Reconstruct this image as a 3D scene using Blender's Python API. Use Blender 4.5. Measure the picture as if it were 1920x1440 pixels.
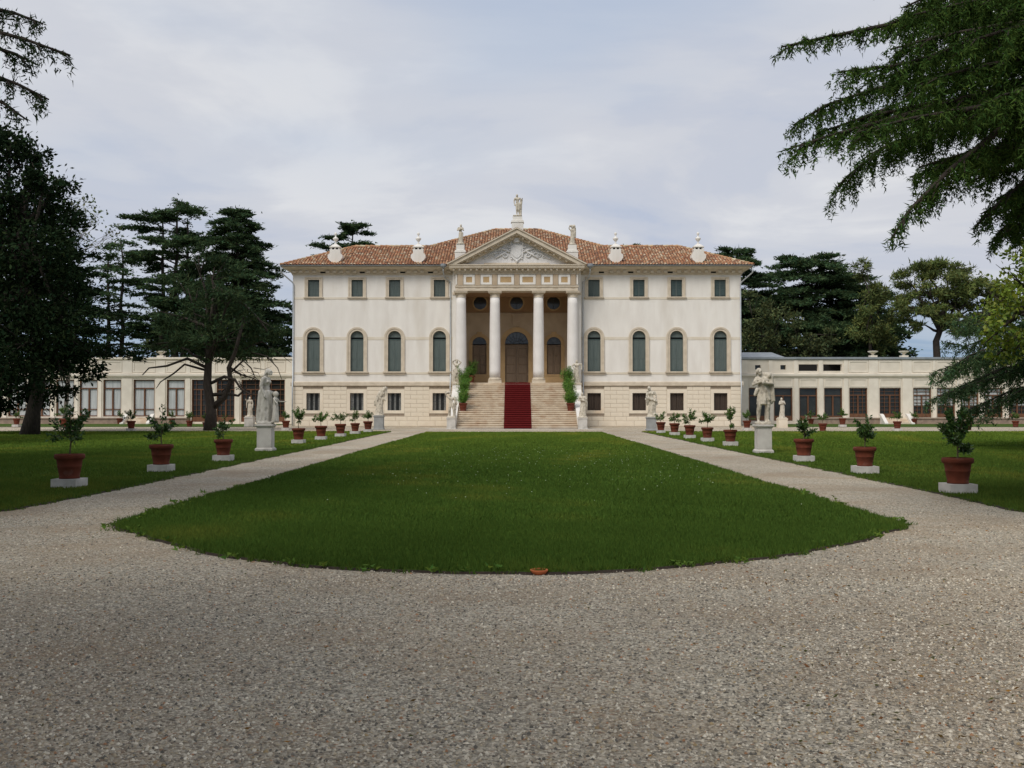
import bpy, bmesh, math, random
import numpy as np
from mathutils import Vector, Matrix, noise as mnoise
from mathutils.geometry import tessellate_polygon

for o in list(bpy.data.objects):
    bpy.data.objects.remove(o)
S = bpy.context.scene
COL = S.collection
R = math.radians

# ------------------------------------------------------------------ camera
cam = bpy.data.cameras.new('camera')
cam.sensor_width = 36.0
cam.lens = 36.0 * 1900 / 1920
cam.clip_start = 0.1
cam.clip_end = 6000
camo = bpy.data.objects.new('camera', cam)
COL.objects.link(camo)
camo.location = (0, 0, 1.6)
camo.rotation_euler = (R(90 + 1.236), 0, R(0.21))
S.camera = camo

# ------------------------------------------------------------------ world, sun, exposure
SUN_EL, SUN_AZ = R(48), R(-148)      # azimuth from +Y (view axis) clockwise: behind the camera, to its left
W = bpy.data.worlds.new('World')
S.world = W
W.use_nodes = True
nt = W.node_tree
nt.nodes.clear()
def wn(t, **k):
    n = nt.nodes.new(t)
    for a, b in k.items():
        setattr(n, a, b)
    return n
def wl(a, b):
    nt.links.new(a, b)
out = wn('ShaderNodeOutputWorld'); bg = wn('ShaderNodeBackground')
bg.inputs[1].default_value = 0.1
wl(bg.outputs[0], out.inputs[0])
sky = wn('ShaderNodeTexSky', sky_type='NISHITA', sun_disc=False)
sky.sun_elevation = SUN_EL
sky.sun_rotation = SUN_AZ
sky.air_density = 1.0; sky.dust_density = 2.0; sky.ozone_density = 1.0
tc = wn('ShaderNodeTexCoord'); sep = wn('ShaderNodeSeparateXYZ')
wl(tc.outputs['Generated'], sep.inputs[0])
def wmath(op, a, b=None, clamp=False):
    n = wn('ShaderNodeMath', operation=op, use_clamp=clamp)
    for i, v in enumerate((a, b)):
        if v is None: continue
        if isinstance(v, (int, float)): n.inputs[i].default_value = v
        else: wl(v, n.inputs[i])
    return n.outputs[0]
zc = wmath('MAXIMUM', sep.outputs[2], 0.0)
den = wmath('ADD', zc, 0.22)
cx = wmath('DIVIDE', sep.outputs[0], den); cy = wmath('DIVIDE', sep.outputs[1], den)
comb = wn('ShaderNodeCombineXYZ'); wl(cx, comb.inputs[0]); wl(cy, comb.inputs[1])
def wnoise(scale, detail, rough, off, sx=1.0):
    m = wn('ShaderNodeMapping'); m.inputs[1].default_value = off; m.inputs[3].default_value = (sx, 1, 1)
    wl(comb.outputs[0], m.inputs[0])
    n = wn('ShaderNodeTexNoise'); n.inputs['Scale'].default_value = scale
    n.inputs['Detail'].default_value = detail; n.inputs['Roughness'].default_value = rough
    n.inputs['Distortion'].default_value = 0.35
    wl(m.outputs[0], n.inputs['Vector'])
    return n.outputs[0]
def wramp(fac, stops):
    r = wn('ShaderNodeValToRGB'); e = r.color_ramp.elements
    r.color_ramp.interpolation = 'EASE'
    while len(e) > 1: e.remove(e[-1])
    e[0].position, e[0].color = stops[0][0], (*stops[0][1], 1)
    for p, c in stops[1:]:
        k = e.new(p); k.color = (*c, 1)
    wl(fac, r.inputs[0])
    return r.outputs[0]
def wmix(f, a, b):
    n = wn('ShaderNodeMix', data_type='RGBA')
    for s, v in ((n.inputs[0], f), (n.inputs[6], a), (n.inputs[7], b)):
        if isinstance(v, (int, float)): s.default_value = v
        elif isinstance(v, tuple): s.default_value = (*v, 1)
        else: wl(v, s)
    return n.outputs[2]
n1 = wnoise(1.6, 6, 0.55, (9.3, 6.1, 0), 0.8)
n2 = wnoise(0.6, 3, 0.5, (4.4, 1.2, 5), 0.8)
cloudcol = wramp(n1, [(0.33, (4.9, 5.4, 6.6)), (0.45, (5.8, 6.05, 6.8)), (0.53, (6.5, 6.6, 7.05)), (0.65, (7.6, 7.6, 7.75))])
cover = wramp(n2, [(0.34, (0.45,)*3), (0.48, (0.88,)*3), (0.64, (0.98,)*3)])
clear = wmix(0.75, sky.outputs[0], (4.6, 5.8, 7.7))
mixed = wmix(cover, clear, cloudcol)
# under the cloud deck the low sky is a bluer, darker strip with thin streaks
n3 = wnoise(3.0, 4, 0.55, (1.0, 9.0, 0.0), 0.35)
lowc = wramp(n3, [(0.38, (2.2, 3.6, 5.3)), (0.62, (4.3, 5.2, 6.3))])
lowf = wramp(zc, [(0.0, (0.95,)*3), (0.055, (0.8,)*3), (0.13, (0.0,)*3)])
final = wmix(lowf, mixed, lowc)
wl(final, bg.inputs[0])

sl = bpy.data.lights.new('sun', 'SUN')
sl.energy = 2.2
sl.angle = R(24)
sl.color = (1.0, 0.95, 0.88)
so = bpy.data.objects.new('sun', sl)
COL.objects.link(so)
sd = Vector((math.sin(SUN_AZ) * math.cos(SUN_EL), math.cos(SUN_AZ) * math.cos(SUN_EL), math.sin(SUN_EL)))
so.rotation_euler = sd.to_track_quat('Z', 'Y').to_euler()
so.location = (0, 0, 60)

S.view_settings.view_transform = 'Standard'
S.view_settings.look = 'None'
S.view_settings.exposure = 0.0
S.view_settings.gamma = 1.0
S.view_settings.use_curve_mapping = False
S.render.engine = 'CYCLES'
S.cycles.use_denoising = True
S.cycles.max_bounces = 6
S.cycles.transparent_max_bounces = 6

# ------------------------------------------------------------------ materials
M = {}
def material(name, ca, cb=None, scale=4.0, rough=0.85, bump=0.0, bscale=40.0, stretch=(1, 1, 1), spec=0.25,
             tint=False, lo=0.35, hi=0.65, cc=None, cscale=0.6, clo=0.55, chi=0.75, detail=4, metallic=0.0, bdist=0.02, trans=0.0):
    m = bpy.data.materials.new(name); m.use_nodes = True
    t = m.node_tree; t.nodes.clear()
    L = t.links.new
    def n(ty, **k):
        q = t.nodes.new(ty)
        for a, b in k.items(): setattr(q, a, b)
        return q
    o = n('ShaderNodeOutputMaterial'); p = n('ShaderNodeBsdfPrincipled')
    L(p.outputs[0], o.inputs[0])
    p.inputs['Roughness'].default_value = rough
    p.inputs['Specular IOR Level'].default_value = spec
    p.inputs['Metallic'].default_value = metallic
    tcn = n('ShaderNodeTexCoord'); mp = n('ShaderNodeMapping'); mp.inputs[3].default_value = stretch
    L(tcn.outputs['Object'], mp.inputs[0])
    def mixn(f, a, b, bt='MIX'):
        q = n('ShaderNodeMix', data_type='RGBA', blend_type=bt)
        for s, v in ((q.inputs[0], f), (q.inputs[6], a), (q.inputs[7], b)):
            if isinstance(v, (int, float)): s.default_value = v
            elif isinstance(v, tuple): s.default_value = (*v, 1)
            else: L(v, s)
        return q.outputs[2]
    def noise(sc, lo_, hi_, vec=None, det=detail):
        q = n('ShaderNodeTexNoise'); q.inputs['Scale'].default_value = sc; q.inputs['Detail'].default_value = det
        L(vec or mp.outputs[0], q.inputs['Vector'])
        r = n('ShaderNodeMapRange'); r.inputs[1].default_value = lo_; r.inputs[2].default_value = hi_
        L(q.outputs[0], r.inputs[0])
        return r.outputs[0]
    col = ca
    if cb is not None:
        col = mixn(noise(scale, lo, hi), ca, cb)
    if cc is not None:
        col = mixn(noise(cscale, clo, chi), col, cc)
    if tint:
        a = n('ShaderNodeAttribute', attribute_name='tint')
        col = mixn(1.0, col, a.outputs['Color'], 'MULTIPLY')
    if isinstance(col, tuple): p.inputs['Base Color'].default_value = (*col, 1)
    else: L(col, p.inputs['Base Color'])
    if bump > 0:
        q = n('ShaderNodeTexNoise'); q.inputs['Scale'].default_value = bscale; q.inputs['Detail'].default_value = 5
        L(mp.outputs[0], q.inputs['Vector'])
        b = n('ShaderNodeBump'); b.inputs['Strength'].default_value = bump; b.inputs['Distance'].default_value = bdist
        L(q.outputs[0], b.inputs['Height']); L(b.outputs[0], p.inputs['Normal'])
    if trans > 0:
        tr = n('ShaderNodeBsdfTranslucent'); ms = n('ShaderNodeMixShader'); ms.inputs[0].default_value = trans
        if isinstance(col, tuple): tr.inputs[0].default_value = (*col, 1)
        else: L(col, tr.inputs[0])
        L(p.outputs[0], ms.inputs[1]); L(tr.outputs[0], ms.inputs[2]); L(ms.outputs[0], o.inputs[0])
    M[name] = m
    return m

material('plaster', (0.81, 0.78, 0.725), (0.74, 0.705, 0.65), scale=1.3, bump=0.15, bscale=25, stretch=(1.3, 1, 0.32), cc=(0.63, 0.58, 0.505), cscale=0.55, clo=0.55, chi=0.85)
material('trim_stone', (0.64, 0.56, 0.445), (0.54, 0.465, 0.36), scale=2.2, bump=0.15, bscale=30)
material('band_paint', (0.66, 0.59, 0.47), (0.72, 0.66, 0.56), scale=1.5, bump=0.1)
material('rustic_stone', (0.79, 0.71, 0.58), (0.70, 0.615, 0.49), scale=1.1, bump=0.25, bscale=35, cc=(0.74, 0.55, 0.38), cscale=0.5, clo=0.6, chi=0.85)
material('mortar', (0.30, 0.25, 0.19), (0.38, 0.31, 0.24), scale=6)
material('ochre', (0.50, 0.35, 0.185), (0.42, 0.285, 0.15), scale=1.6, bump=0.1)
material('ochre_pale', (0.50, 0.395, 0.28), (0.43, 0.335, 0.235), scale=1.4, bump=0.1)
material('ochre_deep', (0.38, 0.235, 0.13), (0.31, 0.19, 0.10), scale=1.4, bump=0.1)
material('column_white', (0.80, 0.77, 0.735), (0.73, 0.70, 0.66), scale=1.2, bump=0.1, bscale=20)
material('relief_white', (0.72, 0.71, 0.70), (0.62, 0.61, 0.60), scale=6, bump=0.1)
material('green_shutter', (0.090, 0.118, 0.113), (0.115, 0.142, 0.135), scale=3, rough=0.5, stretch=(6, 1, 0.4))
material('green_shutter_dark', (0.05, 0.08, 0.08), (0.06, 0.09, 0.09), scale=3, rough=0.45)
material('brown_shutter', (0.045, 0.032, 0.025), (0.065, 0.047, 0.035), scale=3, rough=0.55, stretch=(8, 1, 0.4))
material('brown_door', (0.21, 0.155, 0.11), (0.165, 0.12, 0.085), scale=3, rough=0.6, stretch=(8, 1, 0.4))
material('wood_frame', (0.165, 0.078, 0.040), (0.12, 0.055, 0.030), scale=5, rough=0.5, stretch=(1, 1, 0.2))
material('dark_glass', (0.02, 0.022, 0.022), (0.035, 0.037, 0.035), scale=1.3, rough=0.12, spec=0.5)
material('dark_void', (0.012, 0.011, 0.010))
material('blue_glass', (0.10, 0.12, 0.15), (0.05, 0.06, 0.08), scale=4, rough=0.15, spec=0.5)
material('iron', (0.03, 0.03, 0.032), rough=0.5)
material('curtain', (0.60, 0.62, 0.62), (0.44, 0.46, 0.46), scale=2.2, stretch=(7, 1, 0.3), rough=0.6)
material('curtain_glass', (0.56, 0.58, 0.575), (0.42, 0.44, 0.435), scale=2.0, stretch=(6, 1, 0.3), rough=0.15, spec=0.5)
material('lace', (0.55, 0.56, 0.55), (0.22, 0.23, 0.22), scale=18, rough=0.8)
material('pipe_grey', (0.52, 0.55, 0.57), (0.42, 0.44, 0.46), scale=3, rough=0.45, metallic=0.4)
material('zinc', (0.33, 0.36, 0.39), (0.26, 0.29, 0.31), scale=2, rough=0.5, metallic=0.3)
material('roof_base', (0.22, 0.12, 0.075), (0.14, 0.085, 0.06), scale=3)
material('roof_tile', (0.95, 0.93, 0.9), (0.70, 0.70, 0.68), scale=2.4, tint=True, bump=0.1, bscale=20, rough=0.9)
material('step_stone', (0.72, 0.63, 0.50), (0.60, 0.50, 0.38), scale=2.5, bump=0.2, bscale=30, cc=(0.52, 0.38, 0.26), cscale=1.3, clo=0.5, chi=0.75)
material('carpet_red', (0.165, 0.014, 0.014), (0.125, 0.010, 0.011), scale=8, rough=0.95, bump=0.2, bscale=120)
material('wing_wall', (0.76, 0.69, 0.585), (0.67, 0.605, 0.505), scale=1.1, bump=0.12, bscale=25, cc=(0.52, 0.45, 0.345), cscale=0.5, clo=0.58, chi=0.82)
material('wing_trim', (0.80, 0.735, 0.63), (0.72, 0.655, 0.555), scale=1.4, bump=0.1)
material('terrace_stone', (0.33, 0.25, 0.19), (0.24, 0.18, 0.14), scale=3, bump=0.3, bscale=20)
material('statue_stone', (0.66, 0.60, 0.50), (0.48, 0.43, 0.34), scale=7, bump=0.4, bscale=40, cc=(0.17, 0.145, 0.11), cscale=4.5, clo=0.54, chi=0.74)
material('statue_pale', (0.62, 0.59, 0.53), (0.48, 0.45, 0.39), scale=6, bump=0.3, bscale=40, cc=(0.26, 0.24, 0.195), cscale=4, clo=0.55, chi=0.78)
material('pedestal_stone', (0.60, 0.57, 0.52), (0.49, 0.46, 0.415), scale=3, bump=0.25, bscale=40, cc=(0.30, 0.29, 0.25), cscale=1.6, clo=0.58, chi=0.8)
material('pedestal_grey', (0.33, 0.34, 0.335), (0.27, 0.275, 0.27), scale=3, bump=0.2, bscale=40)
material('slab_stone', (0.62, 0.59, 0.55), (0.50, 0.475, 0.44), scale=5, bump=0.3, bscale=60, cc=(0.36, 0.34, 0.30), cscale=3, clo=0.58, chi=0.8)
material('terracotta', (0.150, 0.038, 0.019), (0.100, 0.025, 0.013), scale=5, bump=0.25, bscale=50, cc=(0.21, 0.115, 0.085), cscale=4, clo=0.6, chi=0.85)
material('terracotta_dish', (0.62, 0.19, 0.07), (0.50, 0.14, 0.055), scale=9, bump=0.2)
material('soil', (0.055, 0.04, 0.028), (0.035, 0.027, 0.02), scale=20, bump=0.6, bscale=60)
material('bark', (0.060, 0.048, 0.038), (0.032, 0.026, 0.022), scale=6, stretch=(3, 3, 0.6), bump=0.8, bscale=14, bdist=0.05)
material('bark_pale', (0.16, 0.135, 0.11), (0.09, 0.075, 0.06), scale=6, stretch=(3, 3, 0.6), bump=0.6, bscale=14, bdist=0.04)
material('stem', (0.13, 0.10, 0.055), (0.09, 0.075, 0.04), scale=9)
material('leaf_lemon', (0.050, 0.105, 0.022), rough=0.4, spec=0.4, tint=True, trans=0.15)
material('leaf_bamboo', (0.12, 0.25, 0.035), rough=0.5, spec=0.3, tint=True, trans=0.25)
material('leaf_cedar', (0.066, 0.110, 0.048), rough=0.9, spec=0.05, tint=True, trans=0.25)
material('leaf_cedar_near', (0.070, 0.130, 0.030), rough=0.9, spec=0.05, tint=True, trans=0.25)
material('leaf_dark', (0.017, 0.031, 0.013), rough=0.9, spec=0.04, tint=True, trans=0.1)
material('leaf_pine', (0.135, 0.170, 0.048), rough=0.7, spec=0.2, tint=True, trans=0.12)
material('leaf_olive', (0.090, 0.115, 0.042), rough=0.7, spec=0.2, tint=True, trans=0.12)
material('leaf_bright', (0.19, 0.25, 0.03), rough=0.5, spec=0.3, tint=True, trans=0.25)
material('lemon', (0.75, 0.50, 0.03), rough=0.45)
material('grass_blade', (0.093, 0.153, 0.026), rough=0.85, spec=0.06, tint=True, trans=0.2)
material('lawn_sheet', (0.046, 0.090, 0.012), (0.060, 0.105, 0.016), scale=1.2, rough=0.95, bump=0.6, bscale=45, cc=(0.085, 0.095, 0.030), cscale=0.22, clo=0.52, chi=0.75, spec=0.1)
material('daisy', (0.42, 0.50, 0.30), rough=0.8)
material('pebble', (0.9, 0.9, 0.9), tint=True, rough=0.85, spec=0.2)
material('ground_earth', (0.06, 0.075, 0.03), (0.09, 0.085, 0.045), scale=0.3, rough=0.95)

def gravel_material():
    m = bpy.data.materials.new('gravel'); m.use_nodes = True
    t = m.node_tree; t.nodes.clear(); L = t.links.new
    def n(ty, **k):
        q = t.nodes.new(ty)
        for a, b in k.items(): setattr(q, a, b)
        return q
    o = n('ShaderNodeOutputMaterial'); p = n('ShaderNodeBsdfPrincipled'); L(p.outputs[0], o.inputs[0])
    p.inputs['Roughness'].default_value = 0.9; p.inputs['Specular IOR Level'].default_value = 0.2
    tcn = n('ShaderNodeTexCoord')
    def vor(sc, feat='F1'):
        v = n('ShaderNodeTexVoronoi', feature=feat); v.inputs['Scale'].default_value = sc
        L(tcn.outputs['Object'], v.inputs['Vector']); return v
    def ramp(f, stops):
        r = n('ShaderNodeValToRGB'); e = r.color_ramp.elements
        r.color_ramp.interpolation = 'CONSTANT' if len(stops) > 5 else 'LINEAR'
        while len(e) > 1: e.remove(e[-1])
        e[0].position, e[0].color = stops[0][0], (*stops[0][1], 1)
        for q, c in stops[1:]:
            k = e.new(q); k.color = (*c, 1)
        L(f, r.inputs[0]); return r.outputs[0]
    def mix(f, a, b, bt='MIX'):
        q = n('ShaderNodeMix', data_type='RGBA', blend_type=bt)
        for s, v in ((q.inputs[0], f), (q.inputs[6], a), (q.inputs[7], b)):
            if isinstance(v, (int, float)): s.default_value = v
            elif isinstance(v, tuple): s.default_value = (*v, 1)
            else: L(v, s)
        return q.outputs[2]
    va, vb = vor(60), vor(33)
    pal = [(0.0, (0.24, 0.22, 0.185)), (0.16, (0.42, 0.39, 0.335)), (0.34, (0.60, 0.56, 0.49)), (0.50, (0.34, 0.32, 0.28)),
           (0.62, (0.48, 0.42, 0.335)), (0.74, (0.15, 0.14, 0.125)), (0.84, (0.74, 0.70, 0.63)), (0.93, (0.08, 0.075, 0.07)), (0.975, (0.38, 0.22, 0.14))]
    sa = n('ShaderNodeSeparateColor'); L(va.outputs['Color'], sa.inputs[0])
    sb = n('ShaderNodeSeparateColor'); L(vb.outputs['Color'], sb.inputs[0])
    c = mix(0.28, ramp(sa.outputs[0], pal), ramp(sb.outputs[1], pal))
    # dusty and earthy patches
    nz = n('ShaderNodeTexNoise'); nz.inputs['Scale'].default_value = 0.55; nz.inputs['Detail'].default_value = 6; nz.inputs['Roughness'].default_value = 0.6
    L(tcn.outputs['Object'], nz.inputs['Vector'])
    f = ramp(nz.outputs[0], [(0.44, (0, 0, 0)), (0.68, (0.62,)*3)])
    c = mix(f, c, (0.33, 0.25, 0.175))
    nz2 = n('ShaderNodeTexNoise'); nz2.inputs['Scale'].default_value = 0.25; nz2.inputs['Detail'].default_value = 4
    L(tcn.outputs['Object'], nz2.inputs['Vector'])
    f2 = ramp(nz2.outputs[0], [(0.35, (1.05, 1.00, 0.90)), (0.65, (1.32, 1.27, 1.15))])
    c = mix(1.0, c, f2, 'MULTIPLY')
    L(c, p.inputs['Base Color'])
    b = n('ShaderNodeBump'); b.inputs['Strength'].default_value = 0.9; b.inputs['Distance'].default_value = 0.02; b.invert = True
    L(va.outputs['Distance'], b.inputs['Height'])
    L(b.outputs[0], p.inputs['Normal'])
    M['gravel'] = m
gravel_material()

# ------------------------------------------------------------------ mesh helpers
class MB:
    def __init__(s):
        s.v, s.f, s.m = [], [], []
    def add(s, vs, fs, m=0):
        k = len(s.v)
        s.v += [tuple(map(float, q)) for q in vs]
        s.f += [tuple(k + i for i in f) for f in fs]
        s.m += [m] * len(fs)
        return s
    def box(s, x0, x1, y0, y1, z0, z1, m=0):
        return s.add([(x0, y0, z0), (x1, y0, z0), (x1, y1, z0), (x0, y1, z0), (x0, y0, z1), (x1, y0, z1), (x1, y1, z1), (x0, y1, z1)],
                     [(0, 3, 2, 1), (4, 5, 6, 7), (0, 1, 5, 4), (1, 2, 6, 5), (2, 3, 7, 6), (3, 0, 4, 7)], m)
    def stone(s, x0, x1, y0, y1, z0, z1, c=0.012, m=0):
        """block whose front (-y) edges are chamfered"""
        a = [(x0, y1, z0), (x1, y1, z0), (x1, y1, z1), (x0, y1, z1), (x0, y0 + c, z0), (x1, y0 + c, z0), (x1, y0 + c, z1), (x0, y0 + c, z1),
             (x0 + c, y0, z0 + c), (x1 - c, y0, z0 + c), (x1 - c, y0, z1 - c), (x0 + c, y0, z1 - c)]
        return s.add(a, [(0, 3, 2, 1), (0, 1, 5, 4), (1, 2, 6, 5), (2, 3, 7, 6), (3, 0, 4, 7), (4, 5, 9, 8), (5, 6, 10, 9), (6, 7, 11, 10), (7, 4, 8, 11), (8, 9, 10, 11)], m)
    def lathe(s, prof, c=(0, 0, 0), seg=20, m=0, square=False):
        vs, fs = [], []
        n = len(prof)
        for r, z in prof:
            for i in range(seg):
                a = 2 * math.pi * (i + 0.5 * square) / seg
                k = r / math.cos(math.pi / 4) if square else r
                vs.append((c[0] + k * math.cos(a), c[1] + k * math.sin(a), c[2] + z))
        for j in range(n - 1):
            for i in range(seg):
                i2 = (i + 1) % seg
                fs.append((j * seg + i, j * seg + i2, (j + 1) * seg + i2, (j + 1) * seg + i))
        fs.append(tuple(reversed(range(seg)))); fs.append(tuple(range((n - 1) * seg, n * seg)))
        return s.add(vs, fs, m)
    def tube(s, pts, rad, seg=6, m=0):
        pts = [Vector(p) for p in pts]
        if isinstance(rad, (int, float)): rad = [rad] * len(pts)
        vs, fs = [], []
        ref = None
        for i, p in enumerate(pts):
            d = (pts[min(i + 1, len(pts) - 1)] - pts[max(i - 1, 0)])
            d = d.normalized() if d.length > 1e-9 else Vector((0, 0, 1))
            if ref is None:
                ref = Vector((1, 0, 0)) if abs(d.x) < 0.8 else Vector((0, 1, 0))
            a = (ref - d * ref.dot(d)).normalized(); b = d.cross(a); ref = a
            for k in range(seg):
                t = 2 * math.pi * k / seg
                vs.append(p + (a * math.cos(t) + b * math.sin(t)) * rad[i])
        for j in range(len(pts) - 1):
            for i in range(seg):
                i2 = (i + 1) % seg
                fs.append((j * seg + i, j * seg + i2, (j + 1) * seg + i2, (j + 1) * seg + i))
        fs.append(tuple(reversed(range(seg)))); fs.append(tuple(range((len(pts) - 1) * seg, len(pts) * seg)))
        return s.add(vs, fs, m)
    def plate(s, outer, holes, y0, y1, m=0, back=True):
        """outline in (x,z) with holes, front at y0, thickness to y1"""
        loops = [outer] + list(holes)
        tri = tessellate_polygon([[Vector((p[0], p[1], 0)) for p in l] for l in loops])
        flat = [p for l in loops for p in l]
        n = len(flat)
        vs = [(p[0], y0, p[1]) for p in flat] + [(p[0], y1, p[1]) for p in flat]
        fs = []
        for t in tri:
            a, b, c = [Vector((flat[i][0], flat[i][1])) for i in t]
            ar = (b - a).cross(c - a) if False else (b.x - a.x) * (c.y - a.y) - (b.y - a.y) * (c.x - a.x)
            t = tuple(t) if ar > 0 else tuple(reversed(t))
            fs.append(t)
            if back: fs.append(tuple(n + i for i in reversed(t)))
        k = 0
        for li, l in enumerate(loops):
            ar = sum(l[i][0] * l[(i + 1) % len(l)][1] - l[(i + 1) % len(l)][0] * l[i][1] for i in range(len(l)))
            fl = (ar > 0) == (li == 0)
            for i in range(len(l)):
                a, b = k + i, k + (i + 1) % len(l)
                fs.append((b, a, n + a, n + b) if fl else (a, b, n + b, n + a))
            k += len(l)
        return s.add(vs, fs, m)
    def profile_x(s, prof, x0, x1, m=0):
        """closed (y,z) profile run along x"""
        n = len(prof)
        vs = [(x0, y, z) for y, z in prof] + [(x1, y, z) for y, z in prof]
        fs = [(i, (i + 1) % n, n + (i + 1) % n, n + i) for i in range(n)] + [tuple(reversed(range(n))), tuple(range(n, 2 * n))]
        return s.add(vs, fs, m)
    def mesh(s, name, mats, smooth=False):
        me = bpy.data.meshes.new(name)
        me.from_pydata(s.v, [], s.f)
        for q in (mats if isinstance(mats, (list, tuple)) else [mats]):
            me.materials.append(M[q])
        if any(s.m): me.polygons.foreach_set('material_index', s.m)
        if smooth: me.polygons.foreach_set('use_smooth', [True] * len(me.polygons))
        me.update()
        return me
    def build(s, name, mats, parent=None, smooth=False, loc=(0, 0, 0), bevel=0, fixn=False):
        me = s.mesh(name, mats, smooth)
        if fixn:
            bm = bmesh.new(); bm.from_mesh(me); bmesh.ops.recalc_face_normals(bm, faces=bm.faces); bm.to_mesh(me); bm.free()
        o = obj(name, me, parent, loc)
        if bevel:
            b = o.modifiers.new('bevel', 'BEVEL'); b.width = bevel; b.segments = 2; b.limit_method = 'ANGLE'
        return o

def obj(name, me, parent=None, loc=(0, 0, 0), rotz=0.0):
    o = bpy.data.objects.new(name, me)
    COL.objects.link(o)
    o.location = loc
    o.rotation_euler = (0, 0, rotz)
    o.parent = parent
    return o
def tag(o, label=None, cat=None, group=None, kind=None):
    if label: o['label'] = label
    if cat: o['category'] = cat
    if group: o['group'] = group
    if kind: o['kind'] = kind
    return o
def thing(name, label, cat, loc=(0, 0, 0), rotz=0.0, group=None):
    return tag(obj(name, None, None, loc, rotz), label, cat, group)
def structure(o, label=None):
    return tag(o, label, kind='structure')

def np_mesh(name, V, F, mat, tint=None, nper=3):
    """V (n,3), F (m,nper) arrays -> mesh; tint (n,3) point colours"""
    me = bpy.data.meshes.new(name)
    V = np.ascontiguousarray(V, dtype=np.float32); F = np.ascontiguousarray(F, dtype=np.int32)
    me.vertices.add(len(V)); me.vertices.foreach_set('co', V.ravel())
    me.loops.add(F.size); me.loops.foreach_set('vertex_index', F.ravel())
    me.polygons.add(len(F))
    me.polygons.foreach_set('loop_start', np.arange(0, F.size, nper, dtype=np.int32))
    try: me.polygons.foreach_set('loop_total', np.full(len(F), nper, dtype=np.int32))
    except Exception: pass
    me.materials.append(M[mat])
    if tint is not None:
        at = me.color_attributes.new('tint', 'FLOAT_COLOR', 'POINT')
        c = np.ones((len(V), 4), dtype=np.float32); c[:, :3] = tint
        at.data.foreach_set('color', c.ravel())
    me.update(calc_edges=True)
    return me

def arch(x0, x1, z0, zs, n=14, close=True):
    """outline of a round-headed opening: sill z0, springing zs (anticlockwise)"""
    r = (x1 - x0) / 2; c = (x0 + x1) / 2
    return [(x0, z0), (x1, z0)] + [(c + r * math.cos(math.pi * i / n), zs + r * math.sin(math.pi * i / n)) for i in range(n + 1)]
def rect(x0, x1, z0, z1):
    return [(x0, z0), (x1, z0), (x1, z1), (x0, z1)]
def circle(c, z, r, n=28):
    return [(c + r * math.cos(2 * math.pi * i / n), z + r * math.sin(2 * math.pi * i / n)) for i in range(n)]
# ------------------------------------------------------------------ ground, gravel, lawns
rng = np.random.default_rng(7)
random.seed(11)
g = MB(); g.add([(-3000, -1500, -0.03), (3000, -1500, -0.03), (3000, 4500, -0.03), (-3000, 4500, -0.03)], [(0, 1, 2, 3)])
structure(g.build('ground', 'ground_earth'))
g = MB(); g.add([(-70, -40, 0), (70, -40, 0), (70, 95, 0), (-70, 95, 0)], [(0, 1, 2, 3)])
structure(g.build('gravel_path', 'gravel'))

def wob(x, y, k=1.0):
    return mnoise.noise(Vector((x * 1.3, y * 1.3, 3.1))) * 0.09 * k + mnoise.noise(Vector((x * 5, y * 5, 8.1))) * 0.045 * k
def dense(pts, step=0.18):
    o = []
    n = len(pts)
    for i in range(n):
        a, b = Vector(pts[i]), Vector(pts[(i + 1) % n])
        L_ = (b - a).length
        st = step if max(a.y, b.y) < 75 and L_ < 60 else 2.0
        k = max(1, int(L_ / st))
        for j in range(k):
            p = a.lerp(b, j / k)
            nx = (b - a).normalized()
            w = wob(p.x, p.y)
            o.append((p.x - nx.y * w, p.y + nx.x * w))
    return o
def lawn_sheet(name, pts, z=0.022):
    pts = dense(pts)
    n = len(pts)
    tri = tessellate_polygon([[Vector((p[0], p[1], 0)) for p in pts]])
    g = MB()
    vs = [(x, y, z) for x, y in pts]
    # skirt that runs out into the gravel as a low bank of earth
    lo = []
    for i in range(n):
        a, b, c = Vector(pts[i - 1]), Vector(pts[i]), Vector(pts[(i + 1) % n])
        d = (c - a).normalized()
        w_ = 0.03 + 0.05 * max(0, mnoise.noise(Vector((b.x * 0.8, b.y * 0.8, 5)))) + 0.03 * abs(mnoise.noise(Vector((b.x * 7, b.y * 7, 2))))
        lo.append((b.x + d.y * w_, b.y - d.x * w_, -0.004))
    fs = []
    for t in tri:
        a, b, c = [pts[i] for i in t]
        ar = (b[0] - a[0]) * (c[1] - a[1]) - (b[1] - a[1]) * (c[0] - a[0])
        fs.append(tuple(t) if ar > 0 else tuple(reversed(t)))
    g.add(vs, fs)
    g.add(vs + lo, [(i, n + i, n + (i + 1) % n, (i + 1) % n) for i in range(n)], 1)
    return structure(g.build(name, ['lawn_sheet', 'soil'])), pts
XL, XR = -5.38, 5.16
def arc_pts():
    # the rounded front end of the middle lawn, pointed where it meets the two paths
    px = [(222, 990), (262, 1001), (330, 1022), (440, 1046), (560, 1060), (700, 1070), (850, 1074), (1000, 1075), (1150, 1072), (1300, 1061), (1440, 1046), (1560, 1026), (1640, 1005), (1680, 990)]
    o = []
    for x, y in px:
        d = 3040 / (y - 761.0)
        o.append(((x - 967) / 1900 * d, d))
    return o
central_poly = [(XL, 13.65)] + arc_pts() + [(XR, 13.65), (XR, 61.0), (XL, 61.0)]
left_poly = [(-7.65, 62.3), (-60, 62.6), (-60, 3.0), (-24, 5.5), (-15, 8.3), (-11, 10.6), (-8.8, 13.0), (-7.75, 15.5), (-7.6, 19)]
right_poly = [(7.75, 62.3), (7.7, 19), (7.62, 15.5), (8.6, 13.0), (11, 10.6), (15, 8.3), (24, 5.5), (60, 3.0), (60, 62.6)]
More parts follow.
